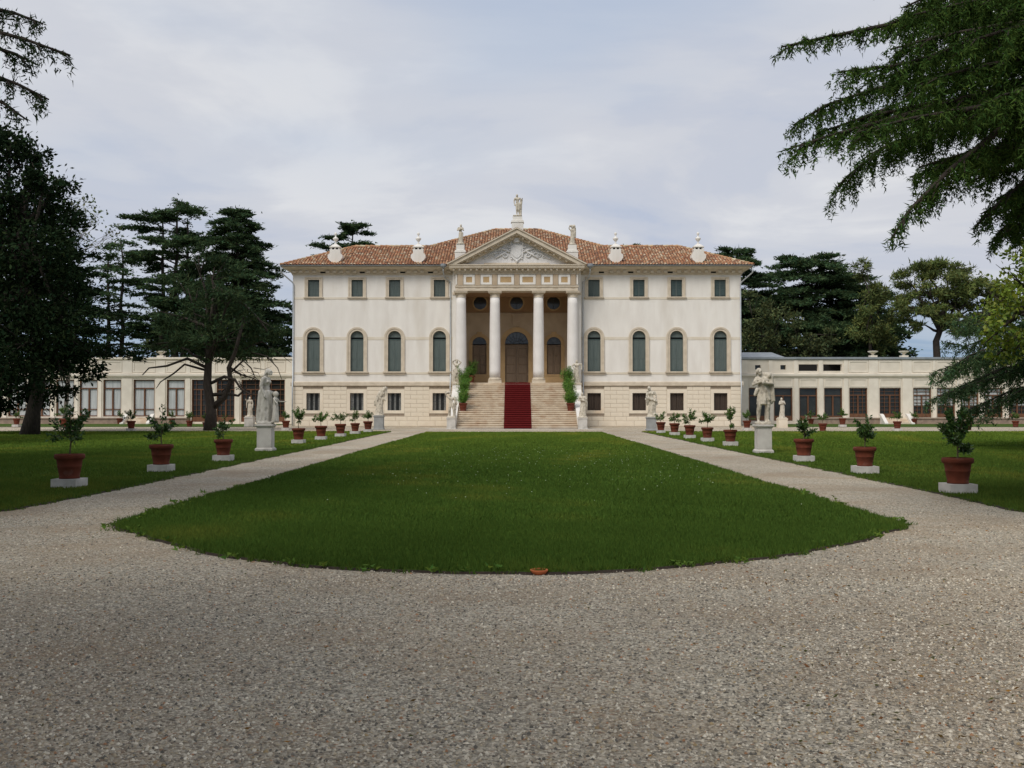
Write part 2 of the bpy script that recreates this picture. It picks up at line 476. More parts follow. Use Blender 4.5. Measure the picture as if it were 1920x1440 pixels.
strip_l = [(-19.6, 76.5), (-19.6, 88.6), (-60, 88.6), (-60, 76.2)]
strip_r = [(19.8, 76.5), (60, 76.2), (60, 88.6), (19.8, 88.6)]
_, central_edge = lawn_sheet('lawn_middle', central_poly)
_, left_edge = lawn_sheet('lawn_left', left_poly)
_, right_edge = lawn_sheet('lawn_right', right_poly)
lawn_sheet('lawn_strip_left', strip_l); lawn_sheet('lawn_strip_right', strip_r)

# ------------------------------------------------------------------ villa
VX, VY = 0.08, 79.5
SF = 79.5 / 1900                                   # metres per photo pixel on the facade
def F(px): return (px - 969.0) * SF
def Zf(py): return 1.6 + (761 - py) * SF
SP = 78.0 / 1900                                   # the same on the portico front
def P(px): return (px - 969.0) * SP
def Zp(py): return 1.6 + (761 - py) * SP
villa = thing('villa', 'white neoclassical villa with columned portico, pediment and red tiled roof', 'villa', (VX, VY, 0))
HW = 17.62
ZB = Zf(724); ZS = Zf(716); ZT = 12.56
PX0 = 4.98
WINX = [6.07, 9.60, 12.55, 15.98]
UW, AW, BW = 0.47, 0.535, 0.53                      # half widths: upper, arched, basement openings
UZ0, UZ1 = Zf(556), Zf(524)
AZ0, AZS = Zf(696.5), Zf(619.6) - AW
BZ0, BZ1 = Zf(769.5), Zf(737)
for s in (-1, 1):
    holes = []
    for x in WINX:
        x *= s
        holes.append(rect(x - UW, x + UW, UZ0, UZ1))
        holes.append(arch(x - AW, x + AW, AZ0, AZS))
    xs = sorted((s * PX0, s * HW))
    w = MB().plate(rect(xs[0], xs[1], ZS, 12.5), holes, 0.0, 0.45)
    w.build('facade_wall', 'plaster', villa)
    # basement wall behind the stones
    bh = [rect(x * s - BW, x * s + BW, BZ0, BZ1) for x in WINX]
    xb = sorted((s * PX0, s * (HW + 0.03)))
    base = MB().plate(rect(xb[0], xb[1], 0.0, ZB), bh, 0.0, 0.5).build('basement_wall', 'mortar', villa)
    # courses of cut stone, one object for each
    NC = 8
    zc0, zc1 = 0.42, ZB - 0.012
    ch = (zc1 - zc0) / NC
    cache = {}
    def put(x0, x1, z0, z1, pr=0.05):
        if x1 - x0 < 0.08: return
        key = (round(x1 - x0, 2), round(z1 - z0, 3), pr)
        if key not in cache:
            hw = (x1 - x0) / 2 - 0.006; hh = (z1 - z0) / 2 - 0.006
            cache[key] = MB().stone(-hw, hw, -pr, 0.02, -hh, hh, 0.018).mesh('stone', 'rustic_stone')
        obj('stone', cache[key], base, ((x0 + x1) / 2, 0, (z0 + z1) / 2))
    FW, FT, FB = 0.26, 0.30, 0.24                   # smooth stone frame around basement windows
    for c in range(NC):
        z0, z1 = zc0 + c * ch, zc0 + (c + 1) * ch
        solid = []
        if z1 > BZ0 - FB + 0.05 and z0 < BZ1 + FT - 0.05:
            cuts = [(x * s - BW - FW, x * s + BW + FW) for x in WINX]
        else:
            cuts = []
        x = xb[0]
        spans = []
        for a, b in sorted(cuts):
            spans.append((x, a)); x = b
        spans.append((x, xb[1]))
        for a, b in spans:
            off = 0.46 if c % 2 else 0.0
            k = max(1, round((b - a) / 0.93))
            w_ = (b - a) / k
            edges = [a]
            if c % 2 and k > 1:
                edges += [a + w_ * (i + 0.5) for i in range(k)] + [b]
            else:
                edges += [a + w_ * (i + 1) for i in range(k)]
            for i in range(len(edges) - 1): put(edges[i], edges[i + 1], z0, z1)
    # plinth course
    k = 9; w_ = (xb[1] - xb[0]) / k
    for i in range(k): put(xb[0] + i * w_, xb[0] + (i + 1) * w_, 0.0, zc0, 0.09)
    # string course over the basement
    MB().profile_x([(0.0, ZB), (-0.11, ZB), (-0.14, ZB + 0.05), (-0.14, ZS - 0.04), (-0.06, ZS + 0.02), (0.0, ZS + 0.02)], xb[0] - (0.1 if s < 0 else 0), xb[1] + (0.1 if s > 0 else 0)).build('string_course', 'trim_stone', villa, fixn=True)
    # thin ochre bands between the windows
    def bandrow(z0, z1, half, pr):
        stops = sorted(x * s for x in WINX)
        a = xs[0]
        for x in stops + [None]:
            b = xs[1] if x is None else x - half
            if b - a > 0.1: MB().box(a, b, -pr, 0.01, z0, z1).build('band', 'band_paint', villa)
            if x is not None: a = x + half
    bandrow(Zf(561), Zf(557), UW + 0.21, 0.02)
    bandrow(Zf(637), Zf(631.5), AW + 0.265, 0.02)
    bandrow(Zf(702), Zf(698), AW + 0.34, 0.02)
    for x in WINX:
        x *= s
        # upper window: stone surround, sill, two shutter leaves
        wo = MB()
        wo.plate(rect(x - UW - 0.2, x + UW + 0.2, UZ0 - 0.02, UZ1 + 0.17), [rect(x - UW + 0.02, x + UW - 0.02, UZ0, UZ1)], -0.05, 0.2)
        wo.plate(rect(x - UW - 0.23, x + UW + 0.23, UZ0 - 0.02, UZ1 + 0.22), [rect(x - UW - 0.13, x + UW + 0.13, UZ0 - 0.03, UZ1 + 0.11)], -0.085, 0.1)
        win = wo.build('window', 'trim_stone', villa)
        MB().box(x - UW - 0.3, x + UW + 0.3, -0.15, 0.1, UZ0 - 0.09, UZ0 - 0.022).box(x - UW - 0.25, x + UW + 0.25, -0.08, 0.1, UZ0 - 0.2, UZ0 - 0.092).build('sill', 'trim_stone', win)
        for q in (-1, 1):
            a, b = sorted((x + q * 0.006, x + q * (UW - 0.02)))
            sh = MB().box(a, b, 0.13, 0.17, UZ0 + 0.005, UZ1 - 0.005)
            for i in range(9):
                z = UZ0 + 0.1 + i * (UZ1 - UZ0 - 0.2) / 9
                sh.box(a + 0.05, b - 0.05, 0.115, 0.128, z, z + 0.09, 1)
            if s > 0 and x < 17 and x > 8:
                # small hatch standing open in the right-hand shutters
                c_ = (a + b) / 2
                sh.box(c_ - 0.13, c_ + 0.13, 0.09, 0.113, UZ0 + 0.1, UZ0 + 0.55, 1)
            sh.build('shutter', ['green_shutter', 'green_shutter_dark' if s > 0 and x > 8 else 'green_shutter'], win)
        # arched window
        wo = MB()
        wo.plate(arch(x - AW - 0.2, x + AW + 0.2, AZ0, AZS), [arch(x - AW + 0.02, x + AW - 0.02, AZ0 + 0.001, AZS)], -0.06, 0.2)
        wo.plate(arch(x - AW - 0.27, x + AW + 0.27, AZ0, AZS), [arch(x - AW - 0.14, x + AW + 0.14, AZ0 + 0.001, AZS)], -0.10, 0.1)
        win = wo.build('window', 'trim_stone', villa)
        MB().box(x - AW - 0.36, x + AW + 0.36, -0.2, 0.1, AZ0 - 0.1, AZ0 - 0.003).box(x - AW - 0.3, x + AW + 0.3, -0.11, 0.1, AZ0 - 0.24, AZ0 - 0.102).build('sill', 'trim_stone', win)
        zt = Zf(636)
        r_ = AW - 0.02
        cap = [(x + r_ * math.cos(math.pi * i / 12), max(zt + 0.035, AZS + r_ * math.sin(math.pi * i / 12))) for i in range(13)]
        MB().plate(cap, [], 0.16, 0.2).build('fanlight_panel', 'green_shutter', win)
        MB().box(x - r_, x + r_, 0.125, 0.2, zt - 0.03, zt + 0.03).build('transom', 'green_shutter_dark', win)
        for q in (-1, 1):
            a, b = sorted((x + q * 0.006, x + q * r_))
            sh = MB().box(a, b, 0.155, 0.2, AZ0 + 0.004, zt - 0.032)
            for (u0, u1) in ((0.12, 0.85), (1.0, 1.75)):
                sh.box(a + 0.07, b - 0.07, 0.14, 0.153, AZ0 + u0, AZ0 + u1, 0)
            sh.build('shutter', ['green_shutter'], win)
        # basement window
        wo = MB().plate(rect(x - BW - FW, x + BW + FW, BZ0 - FB, BZ1 + FT), [rect(x - BW, x + BW, BZ0, BZ1)], -0.055, 0.0)
        win = wo.build('window', 'rustic_stone', villa)
        if s < 0:
            MB().box(x - BW, x + BW, 0.30, 0.32, BZ0, BZ1).build('pane', 'dark_glass', win)
            for (a, b) in ((-0.50, -0.28), (-0.06, 0.10), (0.33, 0.51)):
                n_ = 10; vs = []
                for i in range(n_ + 1):
                    for z in (BZ0, BZ1):
                        vs.append((x + a + (b - a) * i / n_, 0.24 + 0.025 * math.sin(i * 2.2), z))
                cu = MB(); cu.add(vs, [(2 * i, 2 * i + 2, 2 * i + 3, 2 * i + 1) for i in range(n_)]); cu.build('curtain', 'lace', win)
            gr = MB()
            for i in range(1, 6): gr.tube([(x - BW + i * BW / 3, 0.1, BZ0), (x - BW + i * BW / 3, 0.1, BZ1)], 0.011, 5)
            gr.tube([(x - BW, 0.1, (BZ0 + BZ1) / 2), (x + BW, 0.1, (BZ0 + BZ1) / 2)], 0.011, 5)
            gr.build('grille', 'iron', win)
        else:
            for q in (-1, 1):
                a, b = sorted((x + q * 0.012, x + q * BW))
                sh = MB().box(a, b, 0.2, 0.24, BZ0, BZ1)
                for i in range(3):
                    sh.box(a + 0.03 + i * (b - a - 0.06) / 3 + 0.005, a + 0.03 + (i + 1) * (b - a - 0.06) / 3 - 0.005, 0.185, 0.198, BZ0 + 0.03, BZ1 - 0.03)
                sh.build('shutter', 'brown_shutter', win)

# sides and back of the block (seen only from beside)
MB().box(-HW, -HW + 0.4, 0.46, 9.6, 0, 12.5).box(HW - 0.4, HW, 0.46, 9.6, 0, 12.5).box(-11.8, 11.8, 9.7, 20.0, 0, 12.4).box(-HW, HW, 9.2, 9.6, 0, 12.5).build('side_wall', 'plaster', villa)

# main cornice with coved underside and small modillions
prof = [(0.0, 11.88), (0.05, 11.88), (0.07, 11.98), (0.11, 12.0), (0.11, 12.13), (0.17, 12.2), (0.36, 12.30), (0.55, 12.36), (0.72, 12.40), (0.76, 12.44), (0.76, 12.53), (0.0, 12.53)]
co = MB(); n = len(prof)
path = [((-HW, 9.5), (-1, 0)), ((-HW, 0), (-1, -1)), ((HW, 0), (1, -1)), ((HW, 9.5), (1, 0))]
vs = []
for (px, py), (dx, dy) in path:
    for o_, z in prof: vs.append((px + dx * o_, py + dy * o_, z))
fs = []
for j in range(3):
    for i in range(n - 1): fs.append((j * n + i, (j + 1) * n + i, (j + 1) * n + i + 1, j * n + i + 1))
co.add(vs, fs)
cornice = co.build('cornice', 'trim_stone', villa, fixn=True)
mm = MB().box(-0.13, 0.13, -0.30, -0.09, 12.03, 12.17).box(-0.16, 0.16, -0.33, -0.09, 12.172, 12.21).mesh('modillion', 'trim_stone')
vents = [605, 679, 755, 807, 1128, 1183, 1257, 1338]
for s in (-1, 1):
    x = 5.3
    while x < HW:
        if all(abs(F(v) - s * x) > 0.3 for v in vents): obj('modillion', mm, cornice, (s * x, 0, 0))
        x += 0.53
vm = MB().box(-0.2, 0.2, -0.125, -0.09, 12.02, 12.2).mesh('vent', 'dark_void')
for v in vents: obj('vent', vm, cornice, (F(v), 0, 0))

# roof: planes plus rows of barrel tiles
EY, EZ, EX, TS = -0.82, 12.57, 18.42, 0.44
RD, RC, RM = 5.05, 1.9, 10.3                         # ridge offsets: wings, half length of the middle ridge, its depth
XA, XV = EX - RD, RC + RM - RD
def rp(x, d): return (x, EY + d, EZ + TS * d)
rf = MB()
front = [rp(-EX, 0), rp(EX, 0), rp(XA, RD), rp(XV, RD), rp(RC, RM), rp(-RC, RM), rp(-XV, RD), rp(-XA, RD)]
rf.add(front, [(0, 1, 2, 3, 4, 5, 6, 7)])
for s in (-1, 1):
    back = EY + 2 * RD
    rf.add([(s * EX, EY, EZ), (s * XA, EY + RD, EZ + TS * RD), (s * EX, back, EZ)], [(0, 1, 2)])
    rf.add([(s * XA, EY + RD, EZ + TS * RD), (s * XV, EY + RD, EZ + TS * RD), (s * (RC + RM), back, EZ), (s * EX, back, EZ)], [(0, 1, 2, 3)])
    rf.add([(s * XV, EY + RD, EZ + TS * RD), (s * RC, EY + RM, EZ + TS * RM), (s * (RC + RM), EY + 2 * RM, EZ), (s * (RC + RM), back, EZ)], [(0, 1, 2, 3)])
rf.add([(-RC, EY + RM, EZ + TS * RM), (RC, EY + RM, EZ + TS * RM), (RC + RM, EY + 2 * RM, EZ), (-RC - RM, EY + 2 * RM, EZ)], [(0, 1, 2, 3)])
# soffit
rf.add([(-EX, EY, EZ - 0.03), (EX, EY, EZ - 0.03), (EX, EY + 2 * RD, EZ - 0.03), (-EX, EY + 2 * RD, EZ - 0.03)], [(0, 1, 2, 3)])
roof = rf.build('roof', 'roof_base', villa, fixn=True)
TC = np.array([(0.53, 0.265, 0.145), (0.47, 0.215, 0.12), (0.58, 0.33, 0.19), (0.65, 0.455, 0.30), (0.42, 0.215, 0.13), (0.70, 0.55, 0.39), (0.32, 0.18, 0.12), (0.55, 0.37, 0.24)])
TW = np.array([0.22, 0.18, 0.20, 0.12, 0.10, 0.07, 0.05, 0.06])
def tile_field(xmax_of, x0, x1, origin, ux, uy, uz, pitch=0.225, expo=0.37, seg=4):
    V, T = [], []
    x = x0 + pitch / 2
    nn = np.array(uz)
    while x < x1:
        vm_ = xmax_of(x)
        d = -0.06
        while d < vm_:
            l = min(0.44, vm_ - d + 0.05)
            jx = random.uniform(-0.012, 0.012); r = 0.098 * random.uniform(0.93, 1.07)
            c = TC[rng.choice(len(TC), p=TW)] * random.uniform(0.8, 1.15)
            for (dd, rr, lift) in ((0, r, 0.035), (l, r * 0.86, 0.008)):
                for k in range(seg + 1):
                    a = math.pi * k / seg
                    V.append(np.array(origin) + np.array(ux) * (x + jx - rr * math.cos(a)) + np.array(uy) * (d + dd) + nn * (lift + rr * 0.8 * math.sin(a)))
                    T.append(c)
            d += expo
        x += pitch
    V = np.array(V); T = np.array(T)
    nt_ = len(V) // (2 * (seg + 1))
    b = np.arange(nt_)[:, None] * 2 * (seg + 1)
    Fq = []
    for k in range(seg):
        Fq.append(np.concatenate([b + k, b + k + 1, b + seg + 1 + k + 1, b + seg + 1 + k], axis=1))
    return V, np.concatenate(Fq), T
ct = 1 / math.sqrt(1 + TS * TS)
def vmax(x):
    a = abs(x)
    if a > XA: d = EX - a
    elif a > XV: d = RD
    elif a > RC: d = RM - (a - RC)
    else: d = RM
    return d / ct
V, Fq, T = tile_field(vmax, -EX, EX, (0, EY, EZ + 0.01), (1, 0, 0), (0, ct, TS * ct), (0, -TS * ct, ct))
tag(obj('roof_tiles', np_mesh('roof_tiles', V, Fq, 'roof_tile', T, 4), roof), kind='stuff')
# ridge and hip tiles
rt = MB()
def ridge(a, b, r=0.11):
    a, b = Vector(a), Vector(b)
    k = max(1, int((b - a).length / 0.4))
    for i in range(k):
        p, q = a.lerp(b, i / k), a.lerp(b, (i + 1.12) / k)
        rt.tube([p + Vector((0, 0, 0.05)), q + Vector((0, 0, 0.02))], [r * 1.1, r * 0.9], 8)
for s in (-1, 1):
    ridge(rp(s * EX, 0), rp(s * XA, RD)); ridge(rp(s * XA, RD), rp(s * XV, RD)); ridge(rp(s * XV, RD), rp(s * RC, RM))
ridge(rp(-RC, RM), rp(RC, RM))
me = rt.mesh('ridge_tiles', 'roof_tile')
at = me.color_attributes.new('tint', 'FLOAT_COLOR', 'POINT')
cols = np.ones((len(me.vertices), 4), np.float32)
for i in range(len(me.vertices) // 16):
    cols[16 * i:16 * i + 16, :3] = TC[rng.choice(len(TC), p=TW)] * rng.uniform(0.8, 1.1) * np.array([0.95, 1.1, 1.1])
at.data.foreach_set('color', cols.ravel())
tag(obj('ridge_tiles', me, roof), kind='stuff')
# gutter, rain hoppers, downpipes
for s in (-1, 1):
    a, b = sorted((s * 5.5, s * (EX + 0.02)))
    gt = MB(); nn = 10
    vs = []
    for x in (a, b):
        for k in range(7):
            t = math.pi + math.pi * k / 6
            vs.append((x, EY - 0.05 + 0.075 * math.cos(t), EZ - 0.005 + 0.075 * math.sin(t)))
    gt.add(vs, [(k, k + 1, 8 + k, 7 + k) for k in range(6)])
    gt.build('gutter', 'zinc', villa)
    hx = s * 5.72
    pipe = MB().tube([(hx, EY + 0.02, EZ - 0.25), (hx, EY + 0.02, 12.1), (hx - s * 0.05, -0.3, 11.65), (s * 5.2, -0.09, 11.35), (s * 5.2, -0.09, ZS + 0.1), (s * 5.2, -0.24, ZS - 0.05), (s * 5.2, -0.24, 0.1)], 0.05, 8).build('downpipe', 'pipe_grey', villa, smooth=True)
    MB().lathe([(0.07, 0), (0.20, 0.1), (0.24, 0.16), (0.24, 0.34), (0.21, 0.35)], (hx, EY + 0.0, EZ - 0.26), 14).build('rain_hopper', 'zinc', pipe)
    ex = s * (HW - 0.06)
    MB().tube([(s * (EX - 0.05), EY + 0.05, EZ - 0.08), (s * (EX - 0.05), EY + 0.05, 12.0), (s * (EX - 0.2), EY + 0.3, 11.85), (ex + s * 0.06, -0.09, 11.3), (ex, -0.09, 11.15), (ex, -0.09, ZS + 0.1), (ex, -0.24, ZS - 0.05), (ex, -0.24, 0.05)], 0.055, 8).build('downpipe', 'pipe_grey', villa, smooth=True)

# chimneys with scrolled shoulders, a hooded cap and an urn
hs = [(0.0, 0.0), (0.22, 0.0), (0.30, 0.10), (0.44, 0.20), (0.52, 0.34), (0.57, 0.40), (0.57, 0.62), (0.50, 0.70), (0.40, 0.74), (0.40, 0.98), (0.44, 1.0), (0.44, 1.06), (0.0, 1.06)]
sil = [p for p in hs[1:-1]] + [(-x, z) for x, z in reversed(hs[1:-1])]
def urn_profile(k):
    return [(0.12 * k, 0), (0.12 * k, 0.05 * k), (0.05 * k, 0.12 * k), (0.05 * k, 0.2 * k), (0.16 * k, 0.34 * k), (0.245 * k, 0.46 * k), (0.25 * k, 0.54 * k), (0.17 * k, 0.6 * k), (0.08 * k, 0.66 * k),
            (0.055 * k, 0.78 * k), (0.12 * k, 0.9 * k), (0.13 * k, 0.97 * k), (0.07 * k, 1.05 * k), (0.03 * k, 1.08 * k)]
for i, px in enumerate((628, 784, 1155, 1310)):
    cx_ = F(px)
    ch_ = MB().plate(sil, [], -0.33, 0.33).build('chimney', 'plaster', villa, loc=(cx_, 0.05, 12.82))
    cp = MB().box(-0.44, 0.44, -0.36, 0.36, 1.22, 1.28).box(-0.36, 0.36, -0.28, 0.28, 1.282, 1.34)
    cp.add([(-0.36, -0.28, 1.342), (0.36, -0.28, 1.342), (0.36, 0.28, 1.342), (-0.36, 0.28, 1.342), (-0.12, -0.12, 1.5), (0.12, -0.12, 1.5), (0.12, 0.12, 1.5), (-0.12, 0.12, 1.5)],
           [(0, 1, 5, 4), (1, 2, 6, 5), (2, 3, 7, 6), (3, 0, 4, 7), (4, 5, 6, 7)])
    for a in (-0.36, -0.06, 0.24):
        for b in (-0.28, 0.16): cp.box(a, a + 0.12, b, b + 0.12, 1.062, 1.218)
    cp.build('cap', 'plaster', ch_)
    MB().box(-0.3, 0.3, -0.14, 0.14, 1.063, 1.215).build('flue', 'dark_void', ch_)
    MB().lathe(urn_profile(0.88), (0, 0, 1.5), 16).build('urn', 'plaster', ch_, smooth=True)

# ---- portico
FL = Zp(718)
CEIL = Zp(545.5)
CY = -1.38
BWY = 2.9                                            # back wall of the loggia
MB().box(-4.96, 4.96, -1.92, BWY + 0.2, 0.0, FL - 0.02).build('podium', 'step_stone', villa)
MB().box(-4.96, 4.96, -1.9, BWY, FL - 0.018, FL).build('portico_floor', 'step_stone', villa)
for s in (-1, 1):
    a, b = sorted((s * 4.34, s * 4.97))
    MB().box(a, b, -1.0, BWY, FL, 12.3).build('portico_side_wall', 'plaster', villa)
    MB().box(a - 0.03, b + 0.03, -1.05, -0.6, CEIL - 0.22, CEIL - 0.02).build('pilaster_cap', 'trim_stone', villa)
for x in (-104.9, -41.0, 41.0, 104.9):
    x *= SP
    h = CEIL - FL
    zb, zt_ = 0.42, h - 0.46
    pr = []
    for i in range(13):
        t = i / 12
        z = zb + (zt_ - zb) * t
        r = 0.425 - 0.055 * max(0, (t - 0.25) / 0.75) ** 1.4
        pr.append((r, z))
    col = MB().lathe(pr, (0, 0, 0), 32).build('column', 'column_white', villa, loc=(x, CY, FL), smooth=True)
    b_ = MB().box(-0.51, 0.51, -0.51, 0.51, 0.0, 0.2)
    b_.lathe([(0.47, 0.202), (0.51, 0.24), (0.51, 0.30), (0.47, 0.34), (0.45, 0.35), (0.45, 0.40), (0.428, 0.42)], (0, 0, 0), 32)
    b_.build('column_base', 'trim_stone', col)
    c_ = MB().lathe([(0.375, zt_ - 0.03), (0.40, zt_ - 0.02), (0.40, zt_ + 0.03), (0.372, zt_ + 0.04), (0.372, zt_ + 0.20), (0.39, zt_ + 0.21), (0.44, zt_ + 0.27), (0.47, zt_ + 0.31), (0.47, zt_ + 0.315)], (0, 0, 0), 32)
    c_.box(-0.52, 0.52, -0.52, 0.52, zt_ + 0.317, zt_ + 0.43).box(-0.55, 0.55, -0.55, 0.55, zt_ + 0.432, h - 0.002)
    c_.build('capital', 'trim_stone', col)
# entablature
EW = 4.70
YF = CY - 0.40
A1, F1, D1, K1 = Zp(536), Zp(514), Zp(504.5), Zp(497)
ent = MB().box(-EW, EW, YF, -0.4, CEIL, A1 - 0.1).box(-EW - 0.05, EW + 0.05, YF - 0.05, -0.4, A1 - 0.098, A1).box(-EW + 0.03, EW - 0.03, YF + 0.06, -0.4, A1 + 0.002, F1).build('entablature', 'trim_stone', villa)
tx = [(250, 310), (455, 515), (660, 720), (925, 985), (1185, 1245), (1390, 1450), (1600, 1660)]
tx = [(P(820 + a / 6.4), P(820 + b / 6.4)) for a, b in tx]
for a, b in tx:
    MB().box(a, b, YF - 0.03, YF + 0.06, A1 + 0.02, F1 - 0.02).box(a + 0.02, b - 0.02, YF - 0.035, YF + 0.05, A1 - 0.16, A1 - 0.102).build('triglyph', 'ochre_pale', ent)
for (a0, b0), (a1, b1) in zip(tx[:-1], tx[1:]):
    l, r_ = b0 + 0.03, a1 - 0.03
    z0, z1 = A1 + 0.09, F1 - 0.05
    mt = MB().plate(rect(l, r_, z0, z1), [rect(l + 0.2, r_ - 0.2, z0 + 0.16, z1 - 0.16)], YF, YF + 0.07).build('metope_frame', 'plaster', ent)
    MB().box(l + 0.2, r_ - 0.2, YF + 0.03, YF + 0.058, z0 + 0.16, z1 - 0.16).build('metope_panel', 'ochre', ent)
for s in (-1, 1):
    a, b = sorted((s * (EW - 0.1), s * EW)); MB().box(a, b, YF, YF + 0.07, A1 + 0.09, F1 - 0.05).build('metope_frame', 'plaster', ent)
# horizontal cornice with dentils
HWc = 5.18
ped = MB()
ped.box(-EW - 0.03, EW + 0.03, YF - 0.03, -0.4, F1 + 0.002, F1 + 0.14)
ped.box(-EW - 0.12, EW + 0.12, YF - 0.12, -0.4, F1 + 0.142, D1)
ped.profile_x([(YF - 0.42, D1 + 0.002), (YF - 0.46, D1 + 0.1), (YF - 0.46, D1 + 0.18), (YF - 0.52, D1 + 0.22), (YF - 0.52, K1 - 0.02), (-0.4, K1), (-0.4, D1 + 0.002)], -HWc, HWc)
pediment = ped.build('pediment', 'trim_stone', villa, fixn=True)
dm = MB().box(-0.075, 0.075, YF - 0.34, YF - 0.1, D1 - 0.15, D1).mesh('dentil', 'trim_stone')
for i in range(23):
    obj('dentil', dm, pediment, (-4.83 + i * 9.66 / 22, 0, 0))
# raking cornice: prisms along both slopes
AP = (0.0, Zp(428.5)); CN = (5.36, Zp(496))
sl_ = (AP[1] - CN[1]) / CN[0]
TH = 0.66                                            # vertical thickness
TYMY = YF + 0.28
def rake(t0, t1, y0, y1, mb):
    """band between vertical offsets t0>t1 below the outer slope line, mitred at the apex"""
    for s in (-1, 1):
        q = [(0, AP[1] - t0), (s * CN[0], CN[1] - t0), (s * CN[0], max(CN[1] - t1, K1 + 0.004) if t1 > 0.05 else CN[1] - t1), (0, AP[1] - t1)]
        # clip the lower end on the horizontal cornice
        if CN[1] - t1 < K1:
            xk = (AP[1] - t1 - (K1 + 0.003)) / sl_
            q = [(0, AP[1] - t0), (s * CN[0], CN[1] - t0), (s * CN[0], max(K1 + 0.003, CN[1] - t0 - 0.12)), (s * min(CN[0], xk), K1 + 0.003), (0, AP[1] - t1)]
        if CN[1] - t0 < K1:
            xo = (AP[1] - t0 - (K1 + 0.003)) / sl_
            xk = (AP[1] - t1 - (K1 + 0.003)) / sl_
            q = [(0, AP[1] - t0), (s * xo, K1 + 0.003), (s * xk, K1 + 0.003), (0, AP[1] - t1)]
        mb.plate(q if s > 0 else list(reversed(q)), [], y0, y1)
rk = MB()
rake(0.0, 0.10, YF - 0.60, -0.4, rk); rake(0.102, 0.42, YF - 0.50, -0.4, rk); rake(0.422, 0.50, YF - 0.40, -0.4, rk); rake(0.502, 0.70, YF - 0.06, TYMY + 0.1, rk)
rk.build('raking_cornice', 'trim_stone', pediment, fixn=True)
for s in (-1, 1):
    for i in range(10):
        x = s * (0.02 + i * 0.475) if i else 0.0
        if i == 0 and s > 0: continue
        z = AP[1] - 0.502 - abs(x) * sl_
        if z - 0.13 < K1: continue
        d = MB().box(-0.075, 0.075, YF - 0.32, YF - 0.06, -0.12, 0.02).build('dentil', 'trim_stone', pediment, loc=(x, 0, z))
# tympanum
xt = (AP[1] - 0.70 - K1) / sl_
MB().plate([(-xt - 0.3, K1 + 0.002), (xt + 0.3, K1 + 0.002), (0, AP[1] - 0.55)], [], TYMY, TYMY + 0.3).build('tympanum', 'relief_white', pediment)
MB().box(-xt * 0.62, xt * 0.62, TYMY - 0.03, TYMY, K1 + 0.06, K1 + 0.2).build('tympanum_band', 'trim_stone', pediment)
# gable roof running back into the main roof
gb = MB(); yb = EY + (AP[1] - EZ) / TS
gb.add([(-CN[0], YF - 0.58, CN[1] + 0.02), (0, YF - 0.58, AP[1] + 0.02), (CN[0], YF - 0.58, CN[1] + 0.02), (0, yb + 0.3, AP[1] + 0.02), (-CN[0], EY, CN[1] + 0.02), (CN[0], EY, CN[1] + 0.02)], [(0, 1, 3, 4), (1, 2, 5, 3)])
gb.build('pediment_roof', 'roof_base', villa)
# coat of arms
TY = TYMY
shield = []
for i in range(40):
    a = 2 * math.pi * i / 40
    r = 1 + 0.07 * math.cos(6 * a)
    x = 0.50 * math.sin(a) * r; z = 0.62 * math.cos(a)
    if z < 0: z *= 1.18
    shield.append((x, z))
cz = Zp(470)
arms = MB().plate(list(reversed(shield)), [], TY - 0.10, TY).build('coat_of_arms', 'relief_white', pediment, loc=(0, 0, cz), fixn=True)
# the arms: inner shield, crown, curling mantling and trophies of banners
inn = [(x * 0.72, z * 0.74) for x, z in shield]
MB().plate(list(reversed(inn)), [], TYMY - 0.15, TYMY - 0.10).build('inner_shield', 'relief_white', pediment, loc=(0, 0, cz), fixn=True)
cr = MB()
cr.lathe([(0.30, 0), (0.33, 0.05), (0.30, 0.1), (0.30, 0.2), (0.34, 0.30), (0.28, 0.34), (0.22, 0.44), (0.1, 0.5)], (0, TYMY - 0.02, cz + 0.64), 16)
for i in range(5): cr.lathe([(0.03, -0.04), (0.06, 0), (0.03, 0.05)], ((i - 2) * 0.15, TYMY - 0.28 + 0.05 * abs(i - 2), cz + 1.0), 8)
cr.build('crown', 'relief_white', pediment, smooth=True)
sc = MB()
def spiral(cx, cz_, r0, turns, dirn, a0, w):
    pts, rr = [], []
    for i in range(22):
        t = i / 21
        a = a0 + dirn * turns * 2 * math.pi * t
        r = r0 * (1 - 0.78 * t)
        pts.append((cx + r * math.cos(a), TYMY - 0.05, cz_ + r * math.sin(a))); rr.append(w * (1 - 0.4 * t))
    sc.tube(pts, rr, 6)
